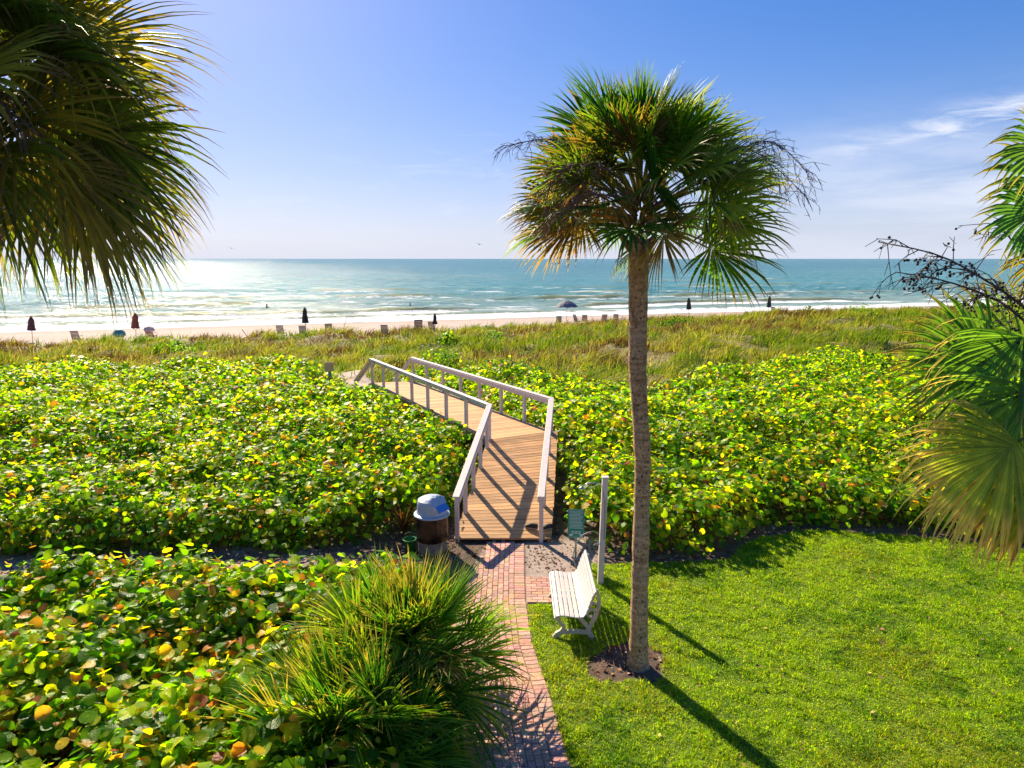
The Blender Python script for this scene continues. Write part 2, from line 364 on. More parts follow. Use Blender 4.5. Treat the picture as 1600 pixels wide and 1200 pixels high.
rr = t.math('ADD', t.math('MULTIPLY', fm, .6), .15); t.l.new(rr, b.inputs['Roughness'])
b.inputs['IOR'].default_value = 1.33; b.inputs['Specular IOR Level'].default_value = .32
w1 = t.noise(t.mapv(g, (.35, .9, 1), (0, 0, R(-18))), 1, 6, .65, .5); w2 = t.noise(t.mapv(g, (1.1, 2.6, 1), (0, 0, R(8))), 1, 5, .7); w3 = t.noise(t.mapv(g, (.06, .16, 1), (0, 0, R(-12))), 1, 5, .65)
hh = t.math('ADD', t.math('ADD', t.math('MULTIPLY', w1, .7), t.math('MULTIPLY', w2, .40)), t.math('MULTIPLY', w3, 2.6))
wind = t.noise(t.mapv(g, (.011, .05, 1), (0, 0, R(-16))), 1, 6, .7, .4)
bn = t.new('ShaderNodeBump', ins={'Height': hh, 'Distance': 1.0, 'Strength': t.math('ADD', t.math('MULTIPLY', t.ramp(wind, .3, .7), .75), .25)}); t.l.new(bn.outputs[0], b.inputs['Normal'])
df = t.new('ShaderNodeBsdfDiffuse'); t.l.new(t.mix(fm, near, (.82, .82, .84)), df.inputs[0])
mxs = t.new('ShaderNodeMixShader', ins={0: t.math('ADD', t.math('MULTIPLY', t.ramp(t.noise(t.mapv(g, (.16, .55, 1), (0, 0, R(-14))), 1, 9, .80, .4), .40, .60), .55), .42)}); t.l.new(df.outputs[0], mxs.inputs[1]); t.l.new(b.outputs[0], mxs.inputs[2]); t.l.new(mxs.outputs[0], ms.node_tree.nodes['Material Output'].inputs[0])
sea = link('sea', npmesh('sea', V, F, smooth=True, extra={'off': D.ravel(), 'foam': foam.ravel(), 'crest': crest.ravel()}), ms); tag(sea, kind='structure')

# ------------------------------------------------------------------ brick path
mb = MB()
def brick(cx, cy, lx, ly, rz=0):
    if cx < PATH_MIN(cy): return
    k = random.random(); c = (.62+.14*random.random(), .33+.10*random.random(), .24+.09*random.random()); d = .72+.36*random.random()
    mb.box((cx, cy, .012+random.uniform(-.003, .003)), (lx-.010, ly-.010, .03), rz+random.uniform(-.012, .012), c=tuple(min(.9, q*d) for q in c))
y = 3.2; i = 0
while y < 13.62:
    xl, xr = PATH_L(y), PATH_R(y); sl = math.atan(float(PATH_R(y+.1)-PATH_R(y))/.1)
    brick(xr-.10, y+.05, .2, .1, -sl); 
    brick(xl+.10, y+.05, .2, .1, -sl)
    if i % 2 == 0:
        x0 = xl+.2; nn = max(1, int(round((xr-.2-x0)/.1))); ww = (xr-.2-x0)/nn
        for k in range(nn):
            yy = y+.1+(.1 if k % 2 else 0); sh = float(PATH_L(yy)-xl)
            brick(x0+ww*(k+.5)+sh, yy, ww, .2, -sl)
    y += .1; i += 1
for j in range(10):
    for k in range(4): brick(.36+k*.2+(.1 if j % 2 else 0), 11.22+j*.1, .2, .1)
    brick(.31 if j % 2 else 1.11, 11.22+j*.1, .1, .1)
tag(mb.build('path', M_brick, bevel=.004), kind='structure')
mb2 = MB()
for k in range(20):
    a, c_ = 3.2+k*.52, 3.2+(k+1)*.52
    q = [(max(PATH_L(a), PATH_MIN(a)-.05)-.02, a), (PATH_R(a)+.02, a), (PATH_R(c_)+.02, c_), (max(PATH_L(c_), PATH_MIN(c_)-.05)-.02, c_)]
    mb2.add([(float(p[0]), p[1], .009) for p in q], [(0, 1, 2, 3)])
mb2.add([(.25, 11.15, .0085), (1.12, 11.15, .0085), (1.12, 12.2, .0085), (.25, 12.2, .0085)], [(0, 1, 2, 3)])
tag(mb2.build('path_bedding', M_grout), kind='structure')

# ------------------------------------------------------------------ boardwalk
bw = empty('boardwalk', (0, 13.8, 0)); tag(bw, 'wooden boardwalk with pale painted railings bending left over the dune shrubs', 'boardwalk')
def P(q, z): return Vector((q[0], q[1]-13.8, z))
def deckcol():
    d = random.uniform(.66, 1.08); return (.84*d, .45*d, .18*d)
dk = MB()
def boards(La, Lb, Ra, Rb, za, zb, n, ol=.06, orr=.06):
    La, Lb, Ra, Rb = P(La, za), P(Lb, zb), P(Ra, za), P(Rb, zb)
    for i in range(n):
        g_ = .06; a, c_ = (i+g_)/n, (i+1-g_)/n
        p0, p1 = La.lerp(Lb, a), La.lerp(Lb, c_); q0, q1 = Ra.lerp(Rb, a), Ra.lerp(Rb, c_)
        d0 = (q0-p0).normalized(); j1, j2 = random.uniform(-.01, .01), random.uniform(-.012, .012)
        p0, p1, q0, q1 = p0-d0*(ol+j1), p1-d0*(ol+j1), q0+d0*(orr+j2), q1+d0*(orr+j2); dz = Vector((0, 0, .038)); zz = Vector((0, 0, random.uniform(-.002, .002)))
        dk.hexa([p0+zz-dz, q0+zz-dz, q1+zz-dz, p1+zz-dz, p0+zz, q0+zz, q1+zz, p1+zz], deckcol())
boards(L0, L1, R0, R1, DZ0, DZ1, 34, .06, .22)
boards(L1, L2, R1, R2, DZ1, DZ1, 68)
dk.build('deck', M_deck, bw)
st = MB()
def joist(a, za, b_, zb, dx=0): st.bar(P(a, za-.13)+Vector((dx, 0, 0)), P(b_, zb-.13)+Vector((dx, 0, 0)), .045, .18, (.30, .22, .15))
joist(L0, DZ0+.02, L1, DZ1); joist(R0, DZ0+.02, R1, DZ1, .16); joist(L1, DZ1, L2, DZ1); joist(R1, DZ1, R2, DZ1)
st.bar(P(L2, DZ1-.13), P(R2, DZ1-.13), .045, .18, (.30, .22, .15)); 
st.build('stringer', M_deck, bw)
# steps down to the sand
sdir = Vector((-1, 1.05, 0)).normalized(); rise, run, ns = .17, .20, 6
for k in range(ns):
    z = DZ1-rise*(k+1); o_ = sdir*(run*(k+.6)); a = P(L2, z)+o_+Vector((0, -.0, 0)); b_ = P(R2, z)+o_
    m = MB(); m.bar(a, b_, .23, .04, deckcol()); m.build('step', M_deck, bw)
RH = .95
def railing(pts, zs, posts, side_in, boards_=True):
    """cap board, side board and posts along a polyline; posts = per segment list of t"""
    for i in range(len(pts)-1):
        a, b_ = P(pts[i], zs[i]+RH), P(pts[i+1], zs[i+1]+RH); d = (b_-a).normalized()
        m = MB(); m.bar(a-d*(.05 if i == 0 else 0), b_+d*.03, .145, .038); m.build('handrail', M_paint, bw, bevel=.004)
        hd = Vector((d.x, d.y, 0)).normalized(); sd_ = hd.cross(Vector((0, 0, 1)))*side_in
        off_ = sd_*.062+Vector((0, 0, -.088)); m = MB(); m.bar(a+off_, b_+off_, .036, .13); m.build('side_rail', M_paint, bw, bevel=.003)
        for tt in posts[i]:
            p = P(pts[i], zs[i]).lerp(P(pts[i+1], zs[i+1]), tt); top = p.z+RH-.022
            m = MB(); m.box((p.x, p.y, (top+p.z-.25)/2), (.088, .088, top-p.z+.25), math.atan2(hd.y, hd.x)); m.build('post', M_paint, bw, bevel=.004)
stL = (L2[0]+sdir.x*1.25, L2[1]+sdir.y*1.25); stR = (R2[0]+sdir.x*1.25, R2[1]+sdir.y*1.25)
railing([L0, L1, L2, stL], [DZ0, DZ1, DZ1, DZ1-1.02], [[.01, .22, .45, .67, .90], [0.004, .145, .285, .43, .57, .715, .86, .992], [.97]], 1)
railing([R0, R1, R2, stR], [DZ0, DZ1, DZ1, DZ1-1.02], [[.01, .25, .5, .75], [0.0, .145, .285, .43, .57, .715, .86, .992], [.97]], -1)

# ------------------------------------------------------------------ foliage generators
def disc_leaves(C, N, r, col, k=7, cup=.36):
    """round cupped leaves: C centres, N normals, r radii"""
    n = len(C); N = N/np.linalg.norm(N, axis=1)[:, None]
    ref = rng.normal(size=(n, 3)); u = np.cross(N, ref); u /= np.linalg.norm(u, axis=1)[:, None]; v = np.cross(N, u)
    an = np.arange(k)*2*math.pi/k+.4; asp = rng.uniform(.78, 1.08, n)
    fold = rng.uniform(-.9, 1.3, n)*cup
    ring = C[:, None]+u[:, None]*(np.cos(an)[None, :, None]*r[:, None, None])+v[:, None]*(np.sin(an)[None, :, None]*(r*asp)[:, None, None])+N[:, None]*((fold*r)[:, None]*(1+.9*np.cos(2*an))[None])[:, :, None]
    V = np.concatenate([C[:, None], ring], 1).reshape(-1, 3); b = (np.arange(n)*(k+1))[:, None]
    i = np.arange(k); F = np.stack([np.broadcast_to(b, (n, k)), b+1+i, b+1+(i+1) % k], 2).reshape(-1, 3)
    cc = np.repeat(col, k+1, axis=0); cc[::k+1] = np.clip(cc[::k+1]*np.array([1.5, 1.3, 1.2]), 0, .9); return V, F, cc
def blades(B, H, lean, wd, az, col, tipcol=None, seg=2):
    n = len(B); ts = np.linspace(0, 1, seg+1); sd_ = np.stack([np.cos(az), np.sin(az), np.zeros(n)], 1)
    rows = []
    for k_, t_ in enumerate(ts):
        c = B+np.array([0, 0, 1])*(H*t_)[:, None]*(1-.25*t_*np.minimum(1, np.linalg.norm(lean, axis=1)))[:, None]+lean*(H*t_*t_)[:, None]
        if k_ < seg: hw = (wd*.5*(1-.55*t_))[:, None]; rows += [c-sd_*hw, c+sd_*hw]
        else: rows += [c]
    V = np.stack(rows, 1); m = V.shape[1]; V = V.reshape(-1, 3); b = (np.arange(n)*m)[:, None]
    Q = np.concatenate([b+np.array([[2*j, 2*j+1, 2*j+3, 2*j+2]]) for j in range(seg-1)]) if seg > 1 else []
    T = b+np.array([[2*seg-2, 2*seg-1, 2*seg]])
    cc = np.repeat(col[:, None], m, 1)
    if tipcol is not None: cc[:, -1] = tipcol
    return V, [Q, T] if len(Q) else [T], cc.reshape(-1, 3)
def pick(pal, p, n, jit=.25):
    p = np.array(p)/sum(p); c = np.array(pal)[rng.choice(len(pal), n, p=p)]
    return np.clip(c*(1+rng.normal(0, jit, (n, 1)))*(1+rng.normal(0, .08, (n, 3))), .004, .9)

# ------------------------------------------------------------------ sea grape cover
FRONT = ([-60, -12, -8, -5, -1.9, -1.7, 1.2, 1.5, 2.4, 4.2, 4.9, 5.7, 7, 8.8, 10.5, 14, 60], [12.9, 13.1, 13.3, 13.4, 14.3, 14.9, 14.9, 14.0, 13.2, 13.2, 13.8, 14.75, 14.8, 14.6, 14.0, 13.3, 12.8])
def cover_edge(x, y):
    a = x/y
    back = np.interp(a, [-.9, -.3, -.1, .1, .22, .45, .75, 1], [31, 31, 29, 28, 26.5, 35, 33, 33])+3.2*(fbm(x*.3, y*.3, 21)-.5)*1.6
    e1 = y-np.interp(x, *FRONT)-.5*(fbm(x*.9, y*.2, 22)-.5); e2 = (back-y)*.8
    e3 = deck_d(x, y)-.12-.3*sst(20, 14, y); e4 = sandpath_d(x, y)-1.3
    return np.minimum(np.minimum(e1, e2), np.minimum(e3, e4))
def canopy(x, y, e, H):
    rnd = np.sqrt(np.clip(1-(1-np.clip(e/.55, 0, 1))**2, 0, 1))
    return (H+.72*(fbm(x*.65, y*.65, 14)-.5)+.34*(vnoise(x*1.9, y*1.9, 15)-.5))*(.25+.75*rnd)
PAL = [(.05, .14, .010), (.11, .24, .012), (.21, .36, .014), (.40, .46, .02), (.68, .46, .03), (.58, .24, .05), (.35, .10, .05)]
def grape(xy, edge_e, H, rad, per, probs, k, spread=.17, H_fn=None):
    """clusters of leaves at xy"""
    x, y = xy; hh_ = canopy(x, y, edge_e, H); g0 = ground(x, y); n = len(x)
    dep = np.minimum(rng.exponential(.10, n), .6)
    wall = sst(.7, 0, edge_e); zz = np.where(rng.random(n) < wall*.75, rng.random(n)*hh_, np.maximum(hh_-dep, .04))
    C = np.stack([x, y, g0+zz], 1); C = np.repeat(C, per, 0); m = len(C)
    o = rng.normal(size=(m, 3))*np.array([spread, spread, spread*.55]); P_ = C+o
    P_[:, 2] = np.maximum(P_[:, 2], np.repeat(g0, per)+.03)
    N = np.array([0, 0, 1.0])+o/spread*.42+rng.normal(0, .38, (m, 3))
    N[:, 1] -= .35*np.repeat(wall, per)
    yel = np.repeat(fbm(x*.5, y*.5, 40)*1.0, per)
    col = pick(PAL, probs, m, .22)
    swap = rng.random(m) < (yel-.5)*.9; col[swap] = pick(PAL[3:5], [3, 1], swap.sum(), .2)
    r = rad*np.clip(rng.lognormal(-.08, .33, m), .35, 1.5)
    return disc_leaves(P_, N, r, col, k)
def scatter(n, y0, y1, xr=.82, power=1.0):
    u = rng.random(n); y = (y0**power+(y1**power-y0**power)*u)**(1/power); x = (rng.random(n)*2-1)*(y*xr+1.5); return x, y
parts = []
x, y = scatter(38000, 12.6, 37, .84, 1.2); e = cover_edge(x, y); bare = fbm(x*.8, y*.8, 77); k_ = (e > 0) & ((bare > .30) | (rng.random(len(x)) < .4)); x, y, e = x[k_], y[k_], e[k_]
nearm = y < 20
parts.append(grape((x[nearm], y[nearm]), e[nearm], .82, .068, 7, [4, 6, 7, 5, 1.7, .7, .4], 7))
parts.append(grape((x[~nearm], y[~nearm]), e[~nearm], .72, .078, 6, [3.5, 5, 7, 6, 1.2, .4, .3], 6, .2))
def join(parts):
    V = []; Q = {}; Cc = []; b = 0
    for v, f, c in parts:
        for ff in (f if isinstance(f, list) else [f]):
            if len(ff): Q.setdefault(ff.shape[1], []).append(ff+b)
        V.append(v); Cc.append(c); b += len(v)
    return np.concatenate(V), [np.concatenate(q) for q in Q.values()], np.concatenate(Cc)
V, F, C = join(parts)
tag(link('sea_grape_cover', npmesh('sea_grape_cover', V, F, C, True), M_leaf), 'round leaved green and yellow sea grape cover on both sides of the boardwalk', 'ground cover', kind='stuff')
# near patch, bottom left
def near_e(x, y): return np.minimum(np.minimum(11.15-y-1.5*(fbm(x*.9, y, 23)-.5)+.12*np.clip(x+5.5, -3, 3), -1.35-x-.5*(fbm(y*.9, x, 24)-.5)), y-3.2)
x = rng.uniform(-11.5, -1.2, 6200); y = rng.uniform(3.2, 11.4, 6200); e = near_e(x, y); k_ = (e > 0) & (fbm(x*.9, y*.9, 78) > .27); x, y, e = x[k_], y[k_], e[k_]
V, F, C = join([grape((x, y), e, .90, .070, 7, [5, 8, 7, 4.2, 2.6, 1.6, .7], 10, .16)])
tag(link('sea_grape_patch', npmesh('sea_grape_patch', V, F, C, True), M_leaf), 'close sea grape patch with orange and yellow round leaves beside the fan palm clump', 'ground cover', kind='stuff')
# stems under both
sm = MB()
for _ in range(1500):
    if random.random() < .35: px, py = random.uniform(-9, -1.5), random.uniform(5, 11); ee = float(near_e(np.array(px), np.array(py))); H_ = .8
    else: px, py = random.uniform(-14, 14), random.uniform(13, 20); ee = float(cover_edge(np.array(px), np.array(py))); H_ = .65
    if ee < .03: continue
    z0 = float(ground(px, py)); dx, dy = random.uniform(-.2, .2), random.uniform(-.25, .15); c = random.choice([(.10, .045, .025), (.17, .085, .05), (.06, .03, .02)])
    hh_ = H_*min(1, .35+ee)*random.uniform(.7, 1.05)
    sm.tube([(px, py, z0-.02), (px+dx*.4, py+dy*.4, z0+hh_*.5), (px+dx, py+dy, z0+hh_)], [.011, .008, .004], 4, c, False)
tag(sm.build('sea_grape_stems', M_stalk), 'thin brown woody stems beneath the sea grape leaves', 'stems', kind='stuff')

# ------------------------------------------------------------------ dune grass
n = 210000; x, y = scatter(n, 25.5, 80, .86, .9)
e = cover_edge(x, y); s = SHORE(x)-y; a = x/y; wg = sst(-.3, .35, a)
dens = fbm(x*.55, y*.7, 50); spd = sst(.75, 1.25, sandpath_d(x, y)); bald = np.minimum(np.hypot((x-14)/2.2, (y-41)/1.2), np.hypot((x+7.6)/1.5, (y-44)/2.0))
edge = s-(28.5-3*wg)-4*(fbm(x*.25, y*.25, 52)-.5)
k_ = (e < .15) & (edge > 0) & (deck_d(x, y) > .1) & (rng.random(n) < .25+.9*sst(.33, .55, dens)) & (rng.random(n) < spd+.02) & (bald > 1)
x, y, s, dens = x[k_], y[k_], s[k_], dens[k_]; m = len(x); dist = np.hypot(x, y)
tuft = fbm(x*.9, y*.9, 55); H = (.20+.75*sst(.34, .72, tuft))*rng.uniform(.6, 1.2, m)
lean = np.stack([.45+.32*rng.normal(size=m)+1.9*(vnoise(x*1.3, y*1.3, 90)-.5), -.1+.35*rng.normal(size=m)+1.5*(vnoise(x*1.3, y*1.3, 92)-.5), np.zeros(m)], 1)
pg = fbm(x*.16, y*.22, 57)+.25*(fbm(x*.9, y*.9, 58)-.5)
col = pick([(.22, .28, .02), (.38, .39, .04), (.52, .46, .09), (.56, .46, .18), (.12, .09, .03)], [5, 6, 3, 1.2, .6], m, .25)
gr_ = rng.random(m) < sst(.50, .66, pg); col[gr_] = pick([(.17, .27, .015), (.27, .36, .02), (.09, .16, .012)], [2, 2, 1], gr_.sum(), .2)
br = rng.random(m) < sst(.47, .33, pg)*.85; col[br] = pick([(.15, .085, .035), (.26, .17, .07), (.09, .05, .025)], [2, 2, 1], br.sum(), .25)
B = np.stack([x, y, ground(x, y)-.02], 1)
p1 = blades(B, H, lean, .020+.00075*dist, rng.uniform(-.9, .9, m), col)
k2 = rng.random(m) < .010; q = k2.sum(); c2 = pick([(.42, .30, .15), (.50, .40, .22)], [1, 1], q, .15)
p2 = blades(B[k2], rng.uniform(.8, 1.35, q), lean[k2]*.35, np.full(q, .022), rng.uniform(-.6, .6, q), c2)
V, F, C = join([p1, p2])
tag(link('dune_grass', npmesh('dune_grass', V, F, C), M_dune), 'windblown golden green beach grass over the dune', 'grass', kind='stuff')
# soft grass patches in the left of the sea grape
n = 30000; x, y = rng.uniform(-18, -1, n), rng.uniform(14.5, 31, n)
k_ = (cover_edge(x, y) > .4) & (fbm(x*.33, y*.42, 63) > .56) & (rng.random(n) < .9); x, y = x[k_], y[k_]; m = len(x)
gz = ground(x, y)+canopy(x, y, cover_edge(x, y), .72)-.22
V, F, C = join([blades(np.stack([x, y, gz], 1), rng.uniform(.3, .55, m), np.stack([.35+.3*rng.normal(size=m), .25*rng.normal(size=m), np.zeros(m)], 1), np.full(m, .022), rng.uniform(-1, 1, m), pick([(.17, .30, .015), (.30, .40, .02)], [1, 1], m, .2))])
tag(link('grass_in_cover', npmesh('grass_in_cover', V, F, C), M_dune), 'soft bright green grass patches growing up through the sea grape', 'grass', kind='stuff')

# ------------------------------------------------------------------ lawn grass
n = 430000; x = rng.uniform(-.1, 12.4, n); y = 5.6+(14.8-5.6)*rng.random(n)**1.1
k_ = lawn_mask(x, y) & (x < y*.80+1.6); x, y = x[k_], y[k_]; m = len(x); cl_ = fbm(x*7, y*7, 70, 2)
pg = fbm(x*.7, y*.7, 71)
H = (.028+.045*sst(.25, .8, cl_))*rng.uniform(.6, 1.35, m)
lean = np.stack([rng.normal(0, .75, m), rng.normal(0, .75, m), np.zeros(m)], 1)
col = pick([(.13, .25, .008), (.27, .41, .010), (.40, .52, .014), (.54, .55, .03)], [2, 6, 5, 1], m, .2)
dk_ = rng.random(m) < sst(.5, .3, fbm(x*1.6, y*1.6, 72))*.6; col[dk_] = pick([(.08, .20, .008), (.13, .27, .01)], [1, 1], dk_.sum(), .2)
ye = rng.random(m) < sst(.50, .75, pg)*.45; col[ye] = pick([(.30, .33, .025), (.36, .30, .06)], [3, 1], ye.sum(), .2)
B = np.stack([x, y, ground(x, y)+.002], 1)
V, F, C = join([blades(B, H, lean, np.full(m, .0115)*rng.uniform(.8, 1.5, m), rng.uniform(0, 6.28, m), col)])
tag(link('lawn_grass', npmesh('lawn_grass', V, F, C), M_lawn), 'short bright green lawn grass right of the brick path', 'grass', kind='stuff')

# leaf litter on bare ground
n = 52000; x = rng.uniform(-14, 14, n); y = rng.uniform(5, 17, n)
k_ = ~lawn_mask(x, y) & ~((x > np.maximum(PATH_L(y), PATH_MIN(y))-.02) & (x < PATH_R(y)+.02) & (rng.random(n) < .97)) & ((deck_d(x, y) > -.1) | (y < 13.65)) & (rng.random(n) < .2+fbm(x*1.5, y*1.5, 80)) & ~((y > 11.5) & (y < 13) & (x < -2.5) & (rng.random(n) < .25)) & ~((x < 1.12) & (x > .2) & (y > 11.1) & (y < 12.3))
x, y = x[k_], y[k_]; m = len(x)
N = np.array([0, 0, 1.0])+rng.normal(0, .45, (m, 3))
V, F, C = disc_leaves(np.stack([x, y, ground(x, y)+rng.uniform(.005, .03, m)], 1), N, rng.uniform(.008, .036, m), pick([(.22, .10, .05), (.12, .055, .03), (.38, .22, .12), (.30, .07, .04), (.45, .36, .26)], [3, 3, 2, 1, 1], m, .25), 5, .4)
lx = rng.uniform(.6, 10, 150); ly = rng.uniform(6.5, 14, 150); q_ = lawn_mask(lx, ly); lx, ly = lx[q_], ly[q_]
v2 = disc_leaves(np.stack([lx, ly, ground(lx, ly)+.05], 1), np.array([0, 0, 1.0])+rng.normal(0, .4, (len(lx), 3)), rng.uniform(.015, .04, len(lx)), pick([(.35, .20, .09), (.50, .36, .12), (.22, .12, .06)], [1, 1, 1], len(lx), .2), 5, .4)
V, F, C = join([(V, F, C), v2])
tag(link('leaf_litter', npmesh('leaf_litter', V, F, C), foliage('dead leaf', .15, .75, (1, .9, .7), .2, 1)), 'dry brown fallen leaves on the bare ground under the shrubs', 'leaf litter', kind='stuff')

# ------------------------------------------------------------------ fan palms
def frond(hub, axis, up, Rr, span=125, nl=44, droop=.25, col=(.05, .12, .02), tip=None, fold=.25, jit=.04, wmax=.055, recurve=.35, tipfrac=.75, tipdroop=.5):
    """one fan leaf: hub point, axis the way it points, up its face normal"""
    axis = np.array(axis, float); axis /= np.linalg.norm(axis); up = np.array(up, float); up -= axis*up.dot(axis); up /= np.linalg.norm(up); side = np.cross(axis, up)
    V = []; Q = []; Cc = []; da = 2*R(span)/nl; ss = np.array([0, .14, .32, .52, .70, .86, 1.0])
    for i in range(nl):
        a = -R(span)+da*(i+.5)+random.uniform(-jit, jit); L = Rr*(.66+.34*math.cos(a*.75))*random.uniform(.90, 1.06)
        d = axis*math.cos(a)+side*math.sin(a)
        pl = up*(fold*abs(math.sin(a))*.5)          # sides of the fan lift
        base = np.array(hub)+axis*(.10*Rr*max(0, math.cos(a)))
        tw = np.cross(up, d); c0 = np.array(col)*random.uniform(.75, 1.25); dr = droop*random.uniform(.6, 1.4); td = tipdroop*random.uniform(.2, 1.6)
        swish = random.uniform(-.05, .05)
        b0 = len(V)
        for s_ in ss:
            r = L*s_
            p = base+d*r+pl*r-up*(recurve*r*r/Rr*max(0, math.cos(a))*.5)
            p = p+tw*swish*r*s_
            zd = dr*L*s_**2+td*L*max(0, s_-.55)**2*1.6
            p = p-np.array([0, 0, zd]); p = base+(p-base)*min(1, L/max(1e-6, np.linalg.norm(p-base))*max(s_, .05)*1.02) if s_ > .3 else p
            wdt = min(r*da*.52+.004, wmax)*(1 if s_ < .5 else max(.04, 1-((s_-.5)/.5)**1.15)); 
            ridge = up*wdt*.55
            V += [p-tw*wdt, p+ridge, p+tw*wdt]
            if tip is not None and s_ > tipfrac: cc = np.array(tip)*random.uniform(.8, 1.2)
            elif s_ > .8: cc = c0*np.array([1.7, 1.3, 1.2])
            else: cc = c0
            Cc += [cc, cc, cc]
        for j in range(len(ss)-1):
            o, p_ = b0+3*j, b0+3*j+3; Q += [(o, o+1, p_+1, p_), (o+1, o+2, p_+2, p_+1)]
    return np.array(V), np.array(Q), np.clip(np.array(Cc), .003, .9)
def petiole(a, b_, r0=.02, r1=.009, sag=.06, col=(.16, .20, .05)):
    m = MB(); a, b_ = Vector(a), Vector(b_); pts = [a.lerp(b_, k/4)+Vector((0, 0, sag*math.sin(math.pi*k/4))) for k in range(5)]
    m.tube(pts, [r0+(r1-r0)*k/4 for k in range(5)], 4, col); f4 = np.array([f for f in m.f if len(f) == 4]); return np.array([tuple(v) for v in m.v]), f4, np.array(m.c)
def fan(center, az_, el_, pet, Rr, petcol=(.16, .20, .05), roll=0, hubr=.12, **kw):
    dx, dy = math.cos(az_), math.sin(az_); d = np.array([dx*math.cos(el_), dy*math.cos(el_), math.sin(el_)])
    c = np.array(center); hub = c+d*pet-np.array([0, 0, .10*pet*math.cos(el_)])
    e2 = el_-R(18); ax = np.array([dx*math.cos(e2), dy*math.cos(e2), math.sin(e2)])
    up = np.array([-dx*math.sin(e2), -dy*math.sin(e2), math.cos(e2)]); sd_ = np.cross(ax, up); up = up*math.cos(roll)+sd_*math.sin(roll)
    return [petiole(c+d*hubr, hub, col=petcol, sag=.05*pet), frond(hub, ax, up, Rr, **kw)]
def stalk(base, pts, seedn=60, col=(.10, .075, .09), tw=.35, berries=0, r0=.014, name='flower_stalk', parent=None, loc=None):
    """bare branched fruit stalk: main curve plus side twigs"""
    m = MB(); pts = [Vector(p) for p in pts]; n = 14; cur = []
    for i in range(n+1):      # catmull through pts
        t_ = i/n*(len(pts)-1); k = min(int(t_), len(pts)-2); f = t_-k
        p0, p1, p2, p3 = pts[max(k-1, 0)], pts[k], pts[k+1], pts[min(k+2, len(pts)-1)]
        cur.append(.5*((2*p1)+(p2-p0)*f+(2*p0-5*p1+4*p2-p3)*f*f+(3*p1-p0-3*p2+p3)*f**3))
    m.tube(cur, [r0*(1-.75*i/n) for i in range(n+1)], 5, col, False)
    for k in range(seedn):
        t_ = random.uniform(.3, 1); i = min(int(t_*n), n-1); p = cur[i].lerp(cur[i+1], t_*n-i); d = (cur[i+1]-cur[i]).normalized()
        l = tw*random.uniform(.35, 1)*(1.25-t_*.6); v = (d*.8+Vector((random.gauss(0, 1), random.gauss(0, 1), random.gauss(0, .8)))*.75).normalized()
        q = p+v*l*.5+Vector((0, 0, -.04*l)); e_ = p+v*l+Vector((random.gauss(0, .05), random.gauss(0, .05), -.28*l)); m.tube([p, q, e_], [.0045, .0035, .0022], 3, col, False)
        for h_ in range(3):
            u_ = q.lerp(e_, random.random()); v2 = (v+Vector((random.gauss(0, 1), random.gauss(0, 1), random.gauss(0, 1)))*.8).normalized(); z_ = u_+v2*l*.35+Vector((0, 0, -.05)); m.tube([u_, z_], [.003, .002], 3, col, False)
            if random.random() < berries:
                for _b in range(random.randint(1, 3)):
                    bb = z_+Vector([random.gauss(0, .012) for _q in range(3)]); m.lathe([(.002, -.010), (.010, -.004), (.010, .004), (.002, .010)], 5, (.015, .012, .014), o=bb)
    return m.build(name, M_stalk, parent, loc)
def trunk(parent, pts, rad, n=18, name='trunk'):
    m = MB(); P_ = [Vector(p) for p in pts]; cur = []; rr_ = []; N = 60
    for i in range(N+1):
        t_ = i/N*(len(P_)-1); k = min(int(t_), len(P_)-2); f = t_-k; cur.append(P_[k].lerp(P_[k+1], f*f*(3-2*f)*.5+f*.5)); r = rad[k]*(1-f)+rad[k+1]*f; rr_.append(r*(1+.05*random.uniform(-1, 1)+.03*math.sin(i*.55)))
    m.tube(cur, rr_, n); return m.build(name, M_bark, parent, smooth=True)
GREENS = [(.045, .14, .022), (.07, .19, .025), (.11, .23, .022), (.18, .27, .03)]
def boots(parent, z0, z1, r, n, cx=0, cy=0):
    m = MB()
    for k in range(n):
        a = random.uniform(0, 6.28); z = random.uniform(z0, z1); l = random.uniform(.12, .32); rr_ = r*random.uniform(.8, 1.0)
        p = Vector((cx+math.cos(a)*rr_*.9, cy+math.sin(a)*rr_*.9, z)); q = p+Vector((math.cos(a)*.55, math.sin(a)*.55, .85)).normalized()*l
        m.tube([p, p.lerp(q, .5), q], [.035, .028, .012], 5, random.choice([(.30, .19, .10), (.20, .12, .07), (.40, .28, .15), (.12, .08, .05)]))
    return m.build('boot', M_trunkbits, parent)

